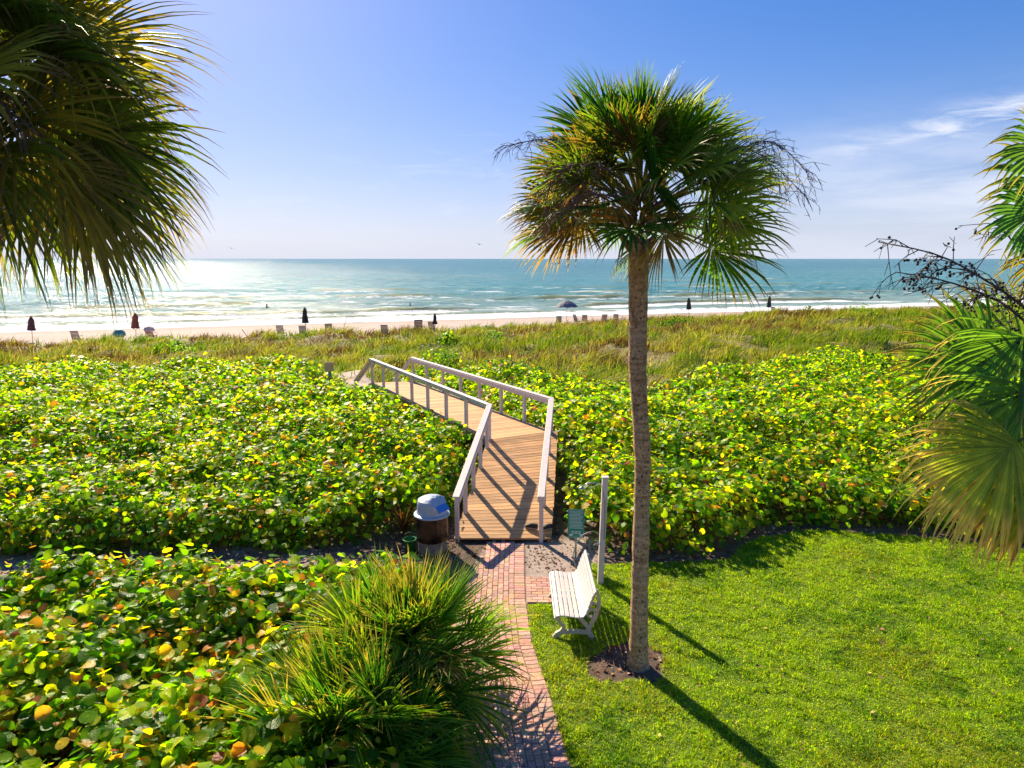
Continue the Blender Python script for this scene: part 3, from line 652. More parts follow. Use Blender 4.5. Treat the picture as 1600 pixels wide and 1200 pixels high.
# main palm
pt = empty('palm_tree', (1.88, 9.3, 0)); tag(pt, 'tall fan palm standing on the lawn behind the white bench', 'palm tree')
trunk(pt, [(0.01, 0, -.1), (0.01, 0, .12), (-.01, 0, 1.3), (-.03, 0, 3.2), (-.15, 0, 4.5), (-.19, 0, 6.25)], [.205, .145, .120, .114, .122, .140])
CC = np.array([-.19, 0, 6.74]); fr = []
ang = 0
for k in range(84):
    u = (k+.5)/84; el_ = R(88-93*u**.9+random.uniform(-11, 11)); ang += 2.39996; pet = random.uniform(.66, 1.12)*(1 if u > .2 else .85); Rr = random.uniform(.72, .98)
    pet *= 1+.26*math.cos(el_)*(1-.3*u)
    az_ = ang+random.uniform(-.25, .25); left = math.cos(az_) < -.35
    if left: el_ = max(el_, R(4))
    g_ = random.choice(GREENS); tp = None
    if left and u > .35 and random.random() < .6: g_ = random.choice([(.14, .15, .025), (.20, .15, .04), (.11, .14, .02)]); tp = (.38, .20, .08)
    elif random.random() < .3: tp = (.30, .24, .08)
    if random.random() < .12 and u > .25: g_ = (.26, .19, .08); tp = (.36, .26, .13)
    if left and u > .3: Rr *= .9; pet *= .92
    fr += fan(CC+np.array([0, 0, -.35*u]), az_, el_, pet, Rr, petcol=(.20, .20, .06), span=random.uniform(70, 115), nl=40, col=g_, tip=tp, droop=.02+.07*u, tipdroop=.12+.30*u, roll=random.uniform(-1.3, 1.3), wmax=.0175, recurve=.18, fold=.5, jit=.10)
V, F, C = join(fr); link('crown', npmesh('crown', V, F, C), M_palm, pt)
boots(pt, 5.95, 6.8, .145, 60, -.19)
fr = []
for az_, el_ in ((3.0, 14), (2.5, 8), (3.3, 12), (4.1, 16), (3.6, 30), (5.6, 8)):
    fr = fan(CC+np.array([0, 0, -.3]), az_, R(el_), random.uniform(.85, 1.1), .58, petcol=(.30, .17, .08), span=75, nl=24, col=(.36, .22, .10), tip=(.48, .32, .16), droop=.25, tipdroop=.6, wmax=.016)
    V, F, C = join(fr); link('dead_frond', npmesh('dead_frond', V, F, C), M_palm, pt)
b0 = (-.15, -.1, 6.6)
stalk(None, [b0, (-.75, -.3, 7.0), (-1.3, -.35, 7.45), (-1.95, -.3, 7.40)], 50, (.16, .10, .12), .42, parent=pt)
stalk(None, [b0, (-.7, -.9, 7.0), (-1.2, -1.1, 7.05), (-1.5, -1.0, 6.75)], 80, (.24, .11, .07), .45, parent=pt)
stalk(None, [b0, (-.6, -1.0, 6.7), (-1.1, -1.2, 6.7), (-1.5, -1.1, 6.35)], 80, (.28, .13, .07), .4, parent=pt)
stalk(None, [b0, (.6, -.3, 7.1), (1.3, -.35, 7.45), (1.9, -.3, 7.05)], 70, (.085, .07, .12), .5, parent=pt)
stalk(None, [b0, (.6, -.5, 7.0), (1.2, -.5, 7.2), (1.85, -.4, 6.75)], 60, (.085, .07, .12), .45, parent=pt)
stalk(None, [b0, (.5, -.6, 7.0), (.8, -.7, 7.3), (1.2, -.7, 7.2)], 40, (.20, .10, .08), .35, parent=pt)

# left palm (close to the viewer, crown only in view)
pl = empty('palm_tree', (-5.5, 5.6, 0)); tag(pl, 'dark backlit fan palm whose crown reaches in at the upper left', 'palm tree')
trunk(pl, [(-.6, 0, -.1), (-.6, 0, .1), (-.35, 0, 2.5), (.25, 0, 4.8), (1.15, 0, 6.6)], [.2, .17, .16, .16, .18])
CL = np.array([1.20, 0, 7.3]); fr = []; ang = 0
for k in range(76):
    u = (k+.5)/76; ang += 2.39996; el_ = R(82-120*u+random.uniform(-8, 8)); Rr = random.uniform(1.0, 1.18)
    g_ = random.choice([(.07, .12, .025), (.11, .17, .03), (.18, .20, .03), (.24, .21, .04)]); tp = (.14, .09, .05) if random.random() < .5 else None
    fr += fan(CL, ang, el_, random.uniform(.62, 1.0), Rr, petcol=(.12, .10, .05), span=random.uniform(75, 115), nl=46, col=g_, tip=tp, tipfrac=.8, droop=.03+.10*u, tipdroop=.15+.4*u, roll=random.uniform(-1.3, 1.3), wmax=.016, recurve=.22, jit=.06)
V, F, C = join(fr); link('crown', npmesh('crown', V, F, C), M_palm, pl)
boots(pl, 6.5, 7.05, .17, 40, 1.05)
for a_ in ((1.5, -.5, 7.15), (1.3, -.7, 6.7)):
    stalk(None, [(1.1, -.1, 7.0), (1.4, -.5, 7.4), (a_[0]*.95+.4, a_[1]-.2, a_[2]+.15), (a_[0]+.7, a_[1]-.2, a_[2]-.35)], 26, (.20, .14, .13), .4, parent=pl)

# right palm, single fronds in view
pr = empty('palm_tree', (5.35, 5.6, 0)); tag(pr, 'fan palm at the right edge with drooping browned fronds and berry stalks', 'palm tree')
trunk(pr, [(.1, 0, -.1), (.1, 0, .1), (.1, 0, 2.5), (0, 0, 4.2), (-.02, 0, 5.3)], [.2, .17, .16, .16, .18])
boots(pr, 4.7, 5.5, .17, 34)
CR = Vector((-.02, 0, 5.3))
def px(xp, yp, yy):     # point where the view line through a photo pixel crosses depth y = yy (only used to take measurements)
    d = Vector(((xp-800)/FPX, 1, -(yp-600)/FPX)); c_, s_ = math.cos(PITCH), math.sin(PITCH)
    v = Vector((d.x, c_+s_*d.z, -s_+c_*d.z)); k = yy/v.y; return Vector((0, 0, CH))+v*k
def rp(xp, yp, yy): return px(xp, yp, yy)-Vector((5.35, 5.6, 0))
def rfrond(hub, tipp, up, Rr, **kw):
    ax = (tipp-hub); parts_ = [petiole(CR, hub, col=(.18, .22, .06), r0=.018, r1=.011, sag=.05), frond(tuple(hub), tuple(ax), up, Rr, **kw)]
    V, F, C = join(parts_); return link('frond', npmesh('frond', V, F, C), M_palm, pr)
rfrond(rp(1562, 578, 5.3), rp(1420, 540, 5.2), (-.25, -.92, .35), .93, span=74, nl=42, col=(.12, .27, .04), tip=(.22, .19, .06), tipfrac=.8, droop=.03, tipdroop=.4, wmax=.024, fold=.15, recurve=.1)
rfrond(rp(1600, 630, 5.5), rp(1520, 720, 5.4), (-.4, -.8, .4), .55, span=70, nl=24, col=(.13, .26, .03), tip=(.25, .2, .06), droop=.15, tipdroop=.5, wmax=.03, fold=.15, recurve=.2)
rfrond(rp(1592, 690, 4.7), rp(1490, 765, 4.65), (-.35, -.92, .1), .90, span=84, nl=46, col=(.34, .42, .05), tip=(.64, .52, .16), tipfrac=.55, droop=.14, tipdroop=1.0, wmax=.0165, fold=.1, recurve=.25)
rfrond(rp(1640, 745, 4.8), rp(1600, 860, 4.8), (-.3, -.95, .05), .72, span=88, nl=34, col=(.30, .36, .04), tip=(.60, .32, .13), tipfrac=.7, droop=.2, tipdroop=.4, wmax=.034)
rfrond(rp(1650, 290, 5.5), rp(1575, 250, 5.4), (-.3, -.9, .2), .62, span=95, nl=30, col=(.035, .12, .06), tip=(.24, .22, .08), droop=.1, tipdroop=.5, wmax=.03)
rfrond(rp(1612, 560, 5.9), rp(1510, 490, 5.9), (-.2, -.8, .6), .95, span=70, nl=34, col=(.16, .30, .04), tip=(.40, .34, .10), tipfrac=.8, droop=.06, tipdroop=.4, wmax=.022, fold=.2, recurve=.1)
rfrond(rp(1605, 700, 5.3), rp(1500, 800, 5.15), (-.3, -.95, .1), .98, span=70, nl=36, col=(.42, .40, .07), tip=(.66, .50, .22), tipfrac=.55, droop=.2, tipdroop=.7, wmax=.020, fold=.3, recurve=.3)
rfrond(rp(1625, 330, 5.3), rp(1580, 340, 5.2), (-.3, -.9, .2), .55, span=110, nl=34, col=(.07, .20, .06), tip=(.34, .30, .12), droop=.15, tipdroop=.7, wmax=.022)
rfrond(rp(1655, 400, 5.5), rp(1590, 420, 5.4), (-.3, -.95, .1), .55, span=80, nl=26, col=(.24, .22, .06), tip=(.46, .36, .16), droop=.3, tipdroop=.9, wmax=.014)
rfrond(rp(1640, 230, 5.3), rp(1590, 240, 5.2), (-.3, -.9, .2), .5, span=110, nl=34, col=(.10, .22, .06), tip=(.34, .30, .12), droop=.1, tipdroop=.6, wmax=.022)
for k, (hx, hy, tx, ty, yy_) in enumerate(((1622, 700, 1560, 820, 5.0), (1640, 690, 1590, 850, 5.4), (1600, 650, 1530, 700, 5.6), (1610, 520, 1540, 560, 5.0), (1620, 600, 1560, 640, 4.9))):
    rfrond(rp(hx, hy, yy_), rp(tx, ty, yy_-.05), (-.3, -.95, .05), .85, span=52, nl=26, col=[(.50, .42, .10), (.52, .38, .14), (.24, .36, .05), (.12, .27, .04), (.15, .30, .04)][k], tip=(.66, .50, .22), tipfrac=.5 if k < 3 else .8, droop=.15, tipdroop=.8, wmax=.013, fold=.5, recurve=.2, jit=.1)
for k in range(14):
    a_ = random.uniform(-1.25, 1.35) if k % 2 else random.uniform(2, 4.2); el_ = R(random.uniform(-30, 80))
    if abs(a_) > 1.5: continue
    V, F, C = join(fan(tuple(CR), a_, el_, .8, .95, span=115, nl=38, col=random.choice(GREENS), droop=.15, tipdroop=.5, wmax=.03)); link('frond', npmesh('frond', V, F, C), M_palm, pr)
SC_ = (.10, .075, .065)
stalk(None, [CR, rp(1640, 500, 5.1), rp(1560, 450, 5.0), rp(1470, 400, 5.0), rp(1372, 378, 5.0)], 44, SC_, .34, berries=.28, parent=pr)
stalk(None, [CR, rp(1640, 520, 5.2), rp(1560, 470, 5.1), rp(1480, 440, 5.1), rp(1400, 425, 5.1)], 38, SC_, .30, berries=.4, parent=pr)
stalk(None, [CR, rp(1650, 470, 5.3), rp(1600, 400, 5.3), rp(1560, 350, 5.3)], 26, SC_, .3, berries=.3, parent=pr)

# young fan palm clump at the bottom
pc = empty('fan_palm_clump', (-1.10, 8.1, 0)); tag(pc, 'bushy low fan palm clump leaning over the left of the brick path', 'palm shrub')
fr = []; ang = 0
cents = [(-.06, .25, .62), (-.60, .25, .5), (-1.0, -.95, .2), (-.35, -.8, .25)]
for k in range(156):
    c_ = cents[k % 4]; u = (k+.5)/156; ang += 2.39996; el_ = R(84-92*u+random.uniform(-8, 8))
    lft = math.cos(ang) < -.2; g_ = random.choice([(.05, .17, .02), (.09, .23, .02), (.14, .29, .025), (.22, .34, .03)]); tp = (.36, .30, .08) if random.random() < .55 else None
    if lft and random.random() < .10: g_ = (.30, .28, .05); tp = (.55, .42, .2)
    if k % 13 == 12 and u > .4: g_ = (.30, .20, .10); tp = (.45, .34, .2)
    kk = .95 if lft else 1
    if math.cos(ang) > .2 and k % 4 == 3: kk = .72
    fr += fan(c_, ang, el_, random.uniform(.35, .8)*kk, random.uniform(.85, 1.2)*kk, petcol=(.10, .14, .04), span=random.uniform(48, 88), nl=30, col=g_, tip=tp, tipfrac=.84, droop=.03+.10*u, tipdroop=.08+.22*u, roll=random.uniform(-1.5, 1.5), wmax=.0135, recurve=.1, jit=.11, fold=.9)
V, F, C = join(fr); link('crown', npmesh('crown', V, F, C), M_palm, pc)
for c_ in cents:
    m = MB(); m.tube([(c_[0], c_[1], -.05), (c_[0], c_[1], c_[2]+.1)], [.12, .09], 10, (.22, .14, .09)); m.build('stem', M_trunkbits, pc)

# ------------------------------------------------------------------ shrubs on the dune, reddish plants
def shrub(xp, yy, wd, ht, label, pal, n=420):
    x0 = (xp-800)/FPX*(yy*.985+1); z0 = float(ground(x0, yy)); r = empty('shrub', (x0, yy, z0)); tag(r, label, 'shrub', 'leafy shrubs on the dune')
    q = rng.normal(size=(n, 3)); q /= np.linalg.norm(q, axis=1)[:, None]; q *= rng.uniform(.6, 1, (n, 1)); q[:, 2] = np.abs(q[:, 2])
    lump = 1+.35*np.sin(q[:, 0]*7+xp)*np.cos(q[:, 1]*5)
    C_ = q*np.array([wd/2, wd/2, ht])*lump[:, None]
    V, F, C = disc_leaves(C_, q+rng.normal(0, .5, (n, 3)), rng.uniform(.05, .11, n), pick(pal, [1]*len(pal), n, .25), 6)
    link('foliage', npmesh('foliage', V, F, C), M_leaf, r)
    m = MB()
    m.tube([(0, 0, -.1), (random.gauss(0, wd*.1), random.gauss(0, wd*.1), ht*.8)], [.03, .008], 5, (.12, .07, .04))
    m.build('stem', M_stalk, r)
G2 = [(.05, .15, .015), (.10, .22, .015), (.20, .30, .02)]
shrub(770, 52, 2.4, 1.2, 'light green shrub on the dune crest, right of the furled umbrella', G2)
shrub(690, 33, 2.4, 1.15, 'leafy shrub just behind the far end of the boardwalk railing', G2)
shrub(700, 50, 1.5, .9, 'small shrub on the crest beneath the dark furled umbrella', G2, 260)
shrub(1060, 58, 3.4, .9, 'dark green low shrub on the dune crest right of the tall palm trunk', [(.03, .09, .01), (.06, .14, .015)])
shrub(1345, 60, 2.6, 1.0, 'green shrub on the crest left of the right hand palm fronds', G2, 300)
shrub(1262, 61, 1.4, .9, 'small round shrub on the crest right of the furled umbrellas', G2, 200)
shrub(270, 46, 3.0, .9, 'broad green shrub on the dune crest below the red umbrella', G2)
def redplant(x0, yy, label, sc=1):
    r = empty('spiky_plant', (x0, yy, float(ground(x0, yy)))); tag(r, label, 'plant', 'spiky reddish plants'); m = 34
    az_ = rng.uniform(0, 6.28, m); k1 = rng.uniform(.15, .9, m)
    V, F, C = blades(np.tile([[0, 0, .05]], (m, 1)).astype(float), rng.uniform(.35, .65, m)*sc, np.stack([np.cos(az_)*k1, np.sin(az_)*k1, np.zeros(m)], 1), np.full(m, .05), az_+1.57, pick([(.16, .05, .04), (.25, .10, .06), (.10, .06, .03)], [1, 1, 1], m), seg=4)
    link('leaves', npmesh('leaves', V, F, C), M_palm, r)
redplant(-2.35, 14.0, 'dark red spiky plant behind the blue lidded bin', 1.5)
redplant(-6.1, 11.1, 'small red spiky plant at the back edge of the near sea grape patch', 1.6)

# ------------------------------------------------------------------ bench
bn = empty('bench', (1.0, 10.72, 0)); tag(bn, 'white slatted park bench with curved cream end frames beside the palm', 'bench')
prof = [(-.30, .375), (-.325, .41), (-.29, .445), (-.21, .455), (-.12, .445), (-.03, .428), (.055, .418), (.13, .43), (.175, .49), (.20, .565), (.222, .64), (.247, .715), (.275, .79), (.315, .855)]
def slat_at(m, p, q):
    c = ((p[0]+q[0])/2, 0, (p[1]+q[1])/2); a = math.atan2(q[1]-p[1], q[0]-p[0]); m.box(c, (.062, 1.58, .022), m=Matrix.Rotation(-a, 4, 'Y'))
def arc_pts(s0, s1, n):
    d = [0]
    for i in range(1, len(prof)): d.append(d[-1]+math.dist(prof[i], prof[i-1]))
    out = []
    for k in range(n):
        s_ = d[-1]*(s0+(s1-s0)*k/(n-1)); f = lambda q: (np.interp(q, d, [p[0] for p in prof]), np.interp(q, d, [p[1] for p in prof]))
        out.append((f(s_-.02), f(s_+.02)))
    return out
m = MB()
for p, q in arc_pts(.03, .50, 7): slat_at(m, p, q)
m.build('seat', M_white, bn, bevel=.005)
m = MB()
for p, q in arc_pts(.57, .985, 6): slat_at(m, p, q)
m.build('backrest', M_white, bn, bevel=.005)
for sy in (-.66, .66):
    m = MB(); off2 = [(p[0]+.012, p[1]-.028) for p in prof[1:7]]+[(p[0]+.035, p[1]-.01) for p in prof[7:]]
    m.ribbon(off2, .045, sy-.028, sy+.028)
    m.ribbon([(-.285, .395), (-.25, .30), (-.17, .20), (-.20, .12), (-.27, .07), (-.31, .02), (-.30, -.01)], [.05, .05, .06, .08, .09, .09, .09], sy-.026, sy+.026)
    m.ribbon([(-.23, .10), (-.1, .115), (.08, .115), (.22, .10)], .06, sy-.024, sy+.024)
    m.ribbon([(.34, .84), (.385, .70), (.385, .55), (.34, .38), (.255, .22), (.22, .12), (.26, .05), (.29, -.01)], [.03, .045, .05, .055, .065, .08, .08, .09], sy-.026, sy+.026)
    m.ribbon([(.02, .40), (.10, .34), (.17, .25), (.235, .17)], [.05, .06, .06, .06], sy-.024, sy+.024)
    m.ribbon([(.24, .62), (.30, .60), (.37, .60)], .03, sy-.022, sy+.022)
    rg = [(.27+.065*math.cos(a), .43+.065*math.sin(a)) for a in np.linspace(0, 2*math.pi, 15)]; m.ribbon(rg, .035, sy-.022, sy+.022)
    m.build('end_frame', M_cream, bn, bevel=.004)

# ------------------------------------------------------------------ shower post
sp = empty('shower_post', (1.64, 11.92, 0)); tag(sp, 'tall pale square outdoor shower post on the lawn behind the bench', 'shower post')
m = MB(); m.box((.035, 0, 1.02), (.105, .105, 2.1), .25, Matrix.Rotation(R(1.2), 4, 'Y')); m.box((.058, 0, 2.085), (.125, .125, .03)); m.build('post', M_paint, sp, bevel=.006)
m = MB(); m.tube([(.0, 0, 1.93), (-.12, 0, 1.98), (-.26, 0, 1.97), (-.36, 0, 1.91)], .012, 8); m.lathe([(.012, 0), (.05, -.03), (.052, -.045), (.01, -.047)], 14, o=(-.37, 0, 1.91)); m.build('shower_head', M_steel, sp, smooth=True)
m = MB(); m.tube([(-.06, -.05, 1.02), (-.16, -.06, 1.07), (-.32, -.04, 1.0), (-.45, 0, .82), (-.50, .05, .55), (-.44, .1, .28), (-.3, .1, .1), (-.1, .06, .05)], .011, 8); m.build('hose', M_hose, sp, smooth=True)
m = MB(); m.tube([(.0, -.05, .82), (-.10, -.06, .82), (-.13, -.06, .79)], .014, 8); m.tube([(-.07, -.06, .80), (-.07, -.06, .87)], .01, 6); m.box((-.07, -.06, .88), (.07, .015, .012)); m.build('tap', M_steel, sp)
m = MB(); m.tube([(.06, -.06, .9), (.055, -.06, 1.6), (.0, -.05, 1.93)], .009, 6); m.build('water_pipe', M_pole, sp)

# green sign
gs = empty('rules_sign', (1.28, 12.9, 0), R(-4)); tag(gs, 'small green sign with white lines of writing at the shrub edge', 'sign')
m = MB(); m.box((0, .02, .35), (.04, .03, .74)); m.build('post', M_post, gs)
T = Matrix.Rotation(R(-14), 4, 'X'); m = MB(); m.box((0, 0, .80), (.33, .012, .56), m=T); pn = m.build('panel', M_green, gs, bevel=.003)
def strip(m, x0, x1, z, h_):
    c = T @ Vector(((x0+x1)/2, -.0085, z)); m.box((c.x, c.y, c.z+.80), (x1-x0, .003, h_), m=T)
m = MB()
for (x0, x1, z, h_) in ((-.155, .155, .268, .005), (-.155, .155, -.268, .005)): strip(m, x0, x1, z, h_)
for k in range(13):      # the small lines of text, broken into words
    z = .235-.027*k; xx = -.13; e_ = random.uniform(.07, .14) if k else .10
    while xx < e_:
        l = random.uniform(.02, .055); strip(m, xx, min(xx+l, .14), z, .011); xx += l+.009
for k in range(2):
    for q_ in range(3): strip(m, -.09+q_*.065, -.04+q_*.065, -.16-.03*k, .016)
for k in range(2): strip(m, -.13+.2*k, -.07+.2*k, -.225, .035)
m.build('lettering', M_ink, pn)

# tan sign by the steps
x0, yy = (517-800)/FPX*27.6, 27.0; ts_ = empty('marker_sign', (x0, yy, float(ground(x0, yy)))); tag(ts_, 'square tan notice board on a short post left of the boardwalk steps', 'sign')
zt = 1.72-float(ground(x0, yy)); m = MB(); m.box((0, .065, zt/2), (.12, .09, zt+.1)); m.build('post', M_post, ts_, bevel=.005)
m = MB(); m.box((0, 0, zt+.02), (.36, .03, .38)); pn = m.build('panel', M_tan, ts_, bevel=.005)

# ------------------------------------------------------------------ bin, tub, shoes
bi = empty('trash_bin', (-1.66, 13.42, 0), R(20)); tag(bi, 'dark round trash bin with a pale blue domed lid left of the boardwalk', 'trash bin')
m = MB(); m.lathe([(.29, 0), (.30, .02), (.295, .24), (.29, .25)], 32); m.build('base', M_base, bi, smooth=False)
m = MB(); m.lathe([(.30, .25), (.325, .27), (.335, .5), (.33, .78), (.335, .80), (.33, .82)], 36); m.build('body', M_can, bi, smooth=True)
m = MB(); vs = []; fs = []; n = 40       # lid: flared rim, drum, sloped cut on the front right
prof2 = [(.365, .79), (.375, .80), (.37, .825), (.32, .85), (.305, .90), (.298, 1.06), (.28, 1.12), (.20, 1.165), (.10, 1.185), (.001, 1.19)]
for i, (r_, z_) in enumerate(prof2):
    for k in range(n):
        a = 2*math.pi*k/n; x_, y_ = r_*math.cos(a), r_*math.sin(a); z2 = z_
        q_ = max(0, (x_*.62-y_*.78))       # towards the viewer and right
        if z_ > .86: 
            zmax = 1.23-1.05*max(0, q_-.04); 
            if z2 > zmax: z2 = max(zmax, .86)
        vs.append((x_, y_, z2))
for i in range(len(prof2)-1): fs += [(i*n+k, i*n+(k+1) % n, (i+1)*n+(k+1) % n, (i+1)*n+k) for k in range(n)]
fs += [tuple(range(n))[::-1]]; m.add(vs, fs); ld = m.build('lid', M_lid, bi)
m = MB(); fc = Vector((.62*.245, -.78*.245, 1.015)); ax_ = Vector((.78, .62, 0)); sl_ = Vector((.62*.69, -.78*.69, -.725)).normalized(); nn = ax_.cross(sl_); nn = nn if nn.z > 0 else -nn
q4 = [fc+ax_*a+sl_*b_ for a, b_ in ((-.15, -.02), (.15, -.02), (.185, .13), (-.185, .13))]; m.hexa([q+nn*.004 for q in q4]+[q+nn*.016 for q in q4]); m.build('flap', M_lidb, ld, bevel=.003)

tb = empty('green_tub', (-2.12, 13.35, 0)); tag(tb, 'small bright green plastic tub on the ground left of the bin', 'tub')
m = MB(); m.lathe([(.10, 0), (.13, .26), (.145, .265), (.145, .285), (.13, .285), (.12, .25), (.09, .03)], 20); m.build('body', M_tub, tb, smooth=True)
m = MB(); m.tube([(-.14, 0, .27), (-.10, -.02, .40), (0, -.03, .44), (.10, -.02, .40), (.14, 0, .27)], .006, 6); m.build('handle', M_tub, tb)
def shoe(name, loc, rz, label):
    r = empty(name, loc, rz); tag(r, label, 'shoe', 'dark sneakers left on the deck')
    out = [(-.14, .035), (-.10, .045), (-.02, .038), (.06, .05), (.12, .045), (.155, .015), (.155, -.015), (.12, -.045), (.06, -.05), (-.02, -.038), (-.10, -.042), (-.14, -.03)]
    m = MB(); n = len(out); vs = [(x_, y_, z_) for z_ in (0, .028) for x_, y_ in out]; m.add(vs, [tuple(range(n))[::-1], tuple(range(n, 2*n))]+[(k, (k+1) % n, n+(k+1) % n, n+k) for k in range(n)]); m.build('sole', M_sole, r)
    m = MB(); vs = []; ztop = lambda x_: .125 if x_ < -.03 else (.125-(x_+.03)*.36)
    for lvl, sc_ in ((0, 1.0), (.55, .98), (1, .72)):
        for x_, y_ in out: vs.append((x_*(.97 if lvl < 1 else .93), y_*sc_, .026+(ztop(x_)-.026)*lvl))
    fs = [(l*n+k, l*n+(k+1) % n, (l+1)*n+(k+1) % n, (l+1)*n+k) for l in (0, 1) for k in range(n)]+[tuple(2*n+k for k in range(n))]
    m.add(vs, fs); m.build('upper', M_shoe, r, smooth=False)
    m = MB()
    for k in range(4): m.box((.0+k*.022, 0, .122-k*.007), (.008, .055, .008))
    m.build('laces', M_sole, r)
shoe('sneaker', (.43, 14.12, DZ0+.095), R(160), 'dark sneaker lying left of the right railing post on the deck')
shoe('sneaker', (.74, 14.08, DZ0+.085), R(205), 'dark sneaker lying right of the right railing post at the deck edge')

# ------------------------------------------------------------------ beach things
def bpos(xp, yy): x0 = (xp-800)/FPX*(yy*.985+1.3); return (x0, yy, float(ground(x0, yy)))
def folded(xp, yy, H, col, label, lean=0, r=.22):
    o = empty('beach_umbrella', bpos(xp, yy)); o.rotation_euler = (0, R(lean), 0); tag(o, label, 'beach umbrella', 'furled beach umbrellas')
    m = MB(); m.tube([(0, 0, -.2), (0, 0, H)], .025, 6); m.build('pole', M_pole, o)
    m = MB(); z0 = H*.45; p_ = [(.03, H+.03), (.07, H-.03), (r*.75, H-.35), (r*.7, H-.6), (r*.85, H-.75), (r, z0+.2), (r*1.15, z0+.03), (r*.6, z0)]
    m.lathe(p_[::-1], 16, col, lambda a, i: 1+.28*math.cos(a*5+i*.4)); m.build('canopy', M_cloth, o)
folded(52, 60, 2.25, (.13, .045, .045), 'maroon furled beach umbrella, leftmost on the beach', 3, .27)
folded(214, 59.5, 2.45, (.30, .07, .05), 'red furled beach umbrella beside the teal hooded chair', 3, .28)
folded(479, 63, 2.6, (.025, .02, .025), 'tall black furled beach umbrella on a bare pole near the surf', 0, .24)
folded(680, 62, 1.75, (.035, .03, .03), 'dark slim furled umbrella standing behind the dune shrubs', 1, .18)
folded(1076, 86, 2.6, (.03, .03, .035), 'dark furled umbrella between the palm trunk and the lone chair', -3, .26)
folded(1200, 89, 2.6, (.03, .028, .03), 'dark furled umbrella beside the lone beach chair, rightmost', 0, .24)
ou = empty('beach_umbrella', bpos(885, 78)); tag(ou, 'open grey beach umbrella left of the tall palm trunk', 'beach umbrella')
m = MB(); m.tube([(0, 0, -.2), (.05, 0, 2.75)], .028, 6); m.build('pole', M_pole, ou)
m = MB(); pf = [(1.32, 2.0), (1.2, 2.14), (.95, 2.36), (.55, 2.6), (.2, 2.73), (.02, 2.77)]; n = 8; vs = []; fs = []
for r_, z_ in pf:
    for k in range(16):
        a = 2*math.pi*k/16; s_ = 1-(.06 if k % 2 else 0)*r_/1.3; vs.append((r_*s_*math.cos(a), r_*s_*math.sin(a), z_-(.0 if k % 2 else .05)*r_))
for i in range(len(pf)-1): fs += [(i*16+k, i*16+(k+1) % 16, (i+1)*16+(k+1) % 16, (i+1)*16+k) for k in range(16)]
m.add(vs, fs, (.20, .19, .22)); cp = m.build('canopy', M_cloth, ou); so = cp.modifiers.new('s', 'SOLIDIFY'); so.thickness = .012
def chair_proto():
    o = empty('beach_chair'); m = MB()
    for sx in (-.28, .28):
        m.tube([(sx, -.05, .22), (sx, .25, 1.0)], .02, 5); m.tube([(sx, -.1, .28), (sx, -.62, .34)], .02, 5); m.tube([(sx, -.55, .33), (sx, -.30, 0)], .02, 5); m.tube([(sx, .12, .62), (sx, -.02, 0)], .02, 5); m.tube([(sx, .10, .55), (sx, -.45, .55)], .022, 5)
    m.tube([(-.28, .25, 1.0), (.28, .25, 1.0)], .02, 5); m.build('frame', M_pole, o)
    m = MB(); 
    for k in range(7):
        t_ = (k+.5)/7; m.box((0, -.05+.3*t_, .22+.78*t_), (.54, .014, .10), m=Matrix.Rotation(math.atan2(-.3, .78), 4, 'X'))
    m.build('backrest', M_cloth, o)
    m = MB()
    for k in range(6): m.box((0, -.12-.085*k, .285+.009*k), (.54, .07, .014))
    m.build('seat', M_cloth, o); return o
CHM = {}
def cloth(c):
    if c not in CHM: CHM[c] = plain('sling cloth', c, .8, .2, 5)
    return CHM[c]
cpro = chair_proto(); first = True
def put_chair(xp, yy, rz, col, label, sc=1.0):
    global first
    o = cpro if first else copy_tree(cpro); first = False
    o.location = bpos(xp, yy); o.rotation_euler = (0, 0, R(rz)); o.scale = (sc,)*3; tag(o, label, 'beach chair', 'slatted beach chairs')
    for ch in kids(o):
        if 'frame' not in ch.name: ch.material_slots[0].link = 'OBJECT'; ch.material_slots[0].material = cloth(col)
T1, T2, T3 = (.16, .10, .09), (.34, .25, .22), (.10, .09, .10)
put_chair(121, 58, 185, T2, 'pale slatted chair on the sand between the two reddish umbrellas', 1.1)
put_chair(440, 59.5, 180, T2, 'pale slatted beach chair left of the tall black umbrella pole', 1.05)
put_chair(475, 59, 180, T2, 'low pale beach chair right at the foot of the tall black umbrella')
put_chair(514, 63, 200, T1, 'brown slatted chair right of the tall black umbrella', 1.1)
put_chair(602, 58.5, 180, T2, 'pale chair low behind the dune grass in mid beach')
put_chair(654, 61, 195, T1, 'brown slatted chair with high back left of the slim dark umbrella', 1.25)
put_chair(675, 63, 170, T2, 'light chair tucked against the slim dark furled umbrella')
put_chair(873, 76, 180, T3, 'dark square backed chair under the open grey umbrella')
put_chair(900, 77, 120, T1, 'reclined brown chair seen side on right of the open umbrella', 1.1)
put_chair(913, 79, 180, T1, 'brown slatted chair directly right of the reclined chair')
put_chair(943, 76, 195, T1, 'brown leaning chair, second from the palm trunk', 1.1)
put_chair(962, 79, 170, T3, 'grey chair nearest the palm trunk')
put_chair(1209, 88, 115, T3, 'dark chair beside the rightmost furled umbrella', 1.25)
put_chair(236, 60.5, 180, (.28, .08, .08), 'red and white chair right of the red umbrella', 1.15)
hc = empty('hooded_chair', bpos(188, 61)); tag(hc, 'dark beach chair under a round teal hood left of the red umbrella', 'beach chair')
m = MB(); m.tube([(-.35, 0, 0), (-.3, .1, .55)], .02, 5); m.tube([(.35, 0, 0), (.3, .1, .55)], .02, 5); m.box((0, 0, .3), (.6, .5, .06)); m.box((0, .2, .5), (.6, .05, .45)); m.build('frame', cloth((.03, .05, .05)), hc)
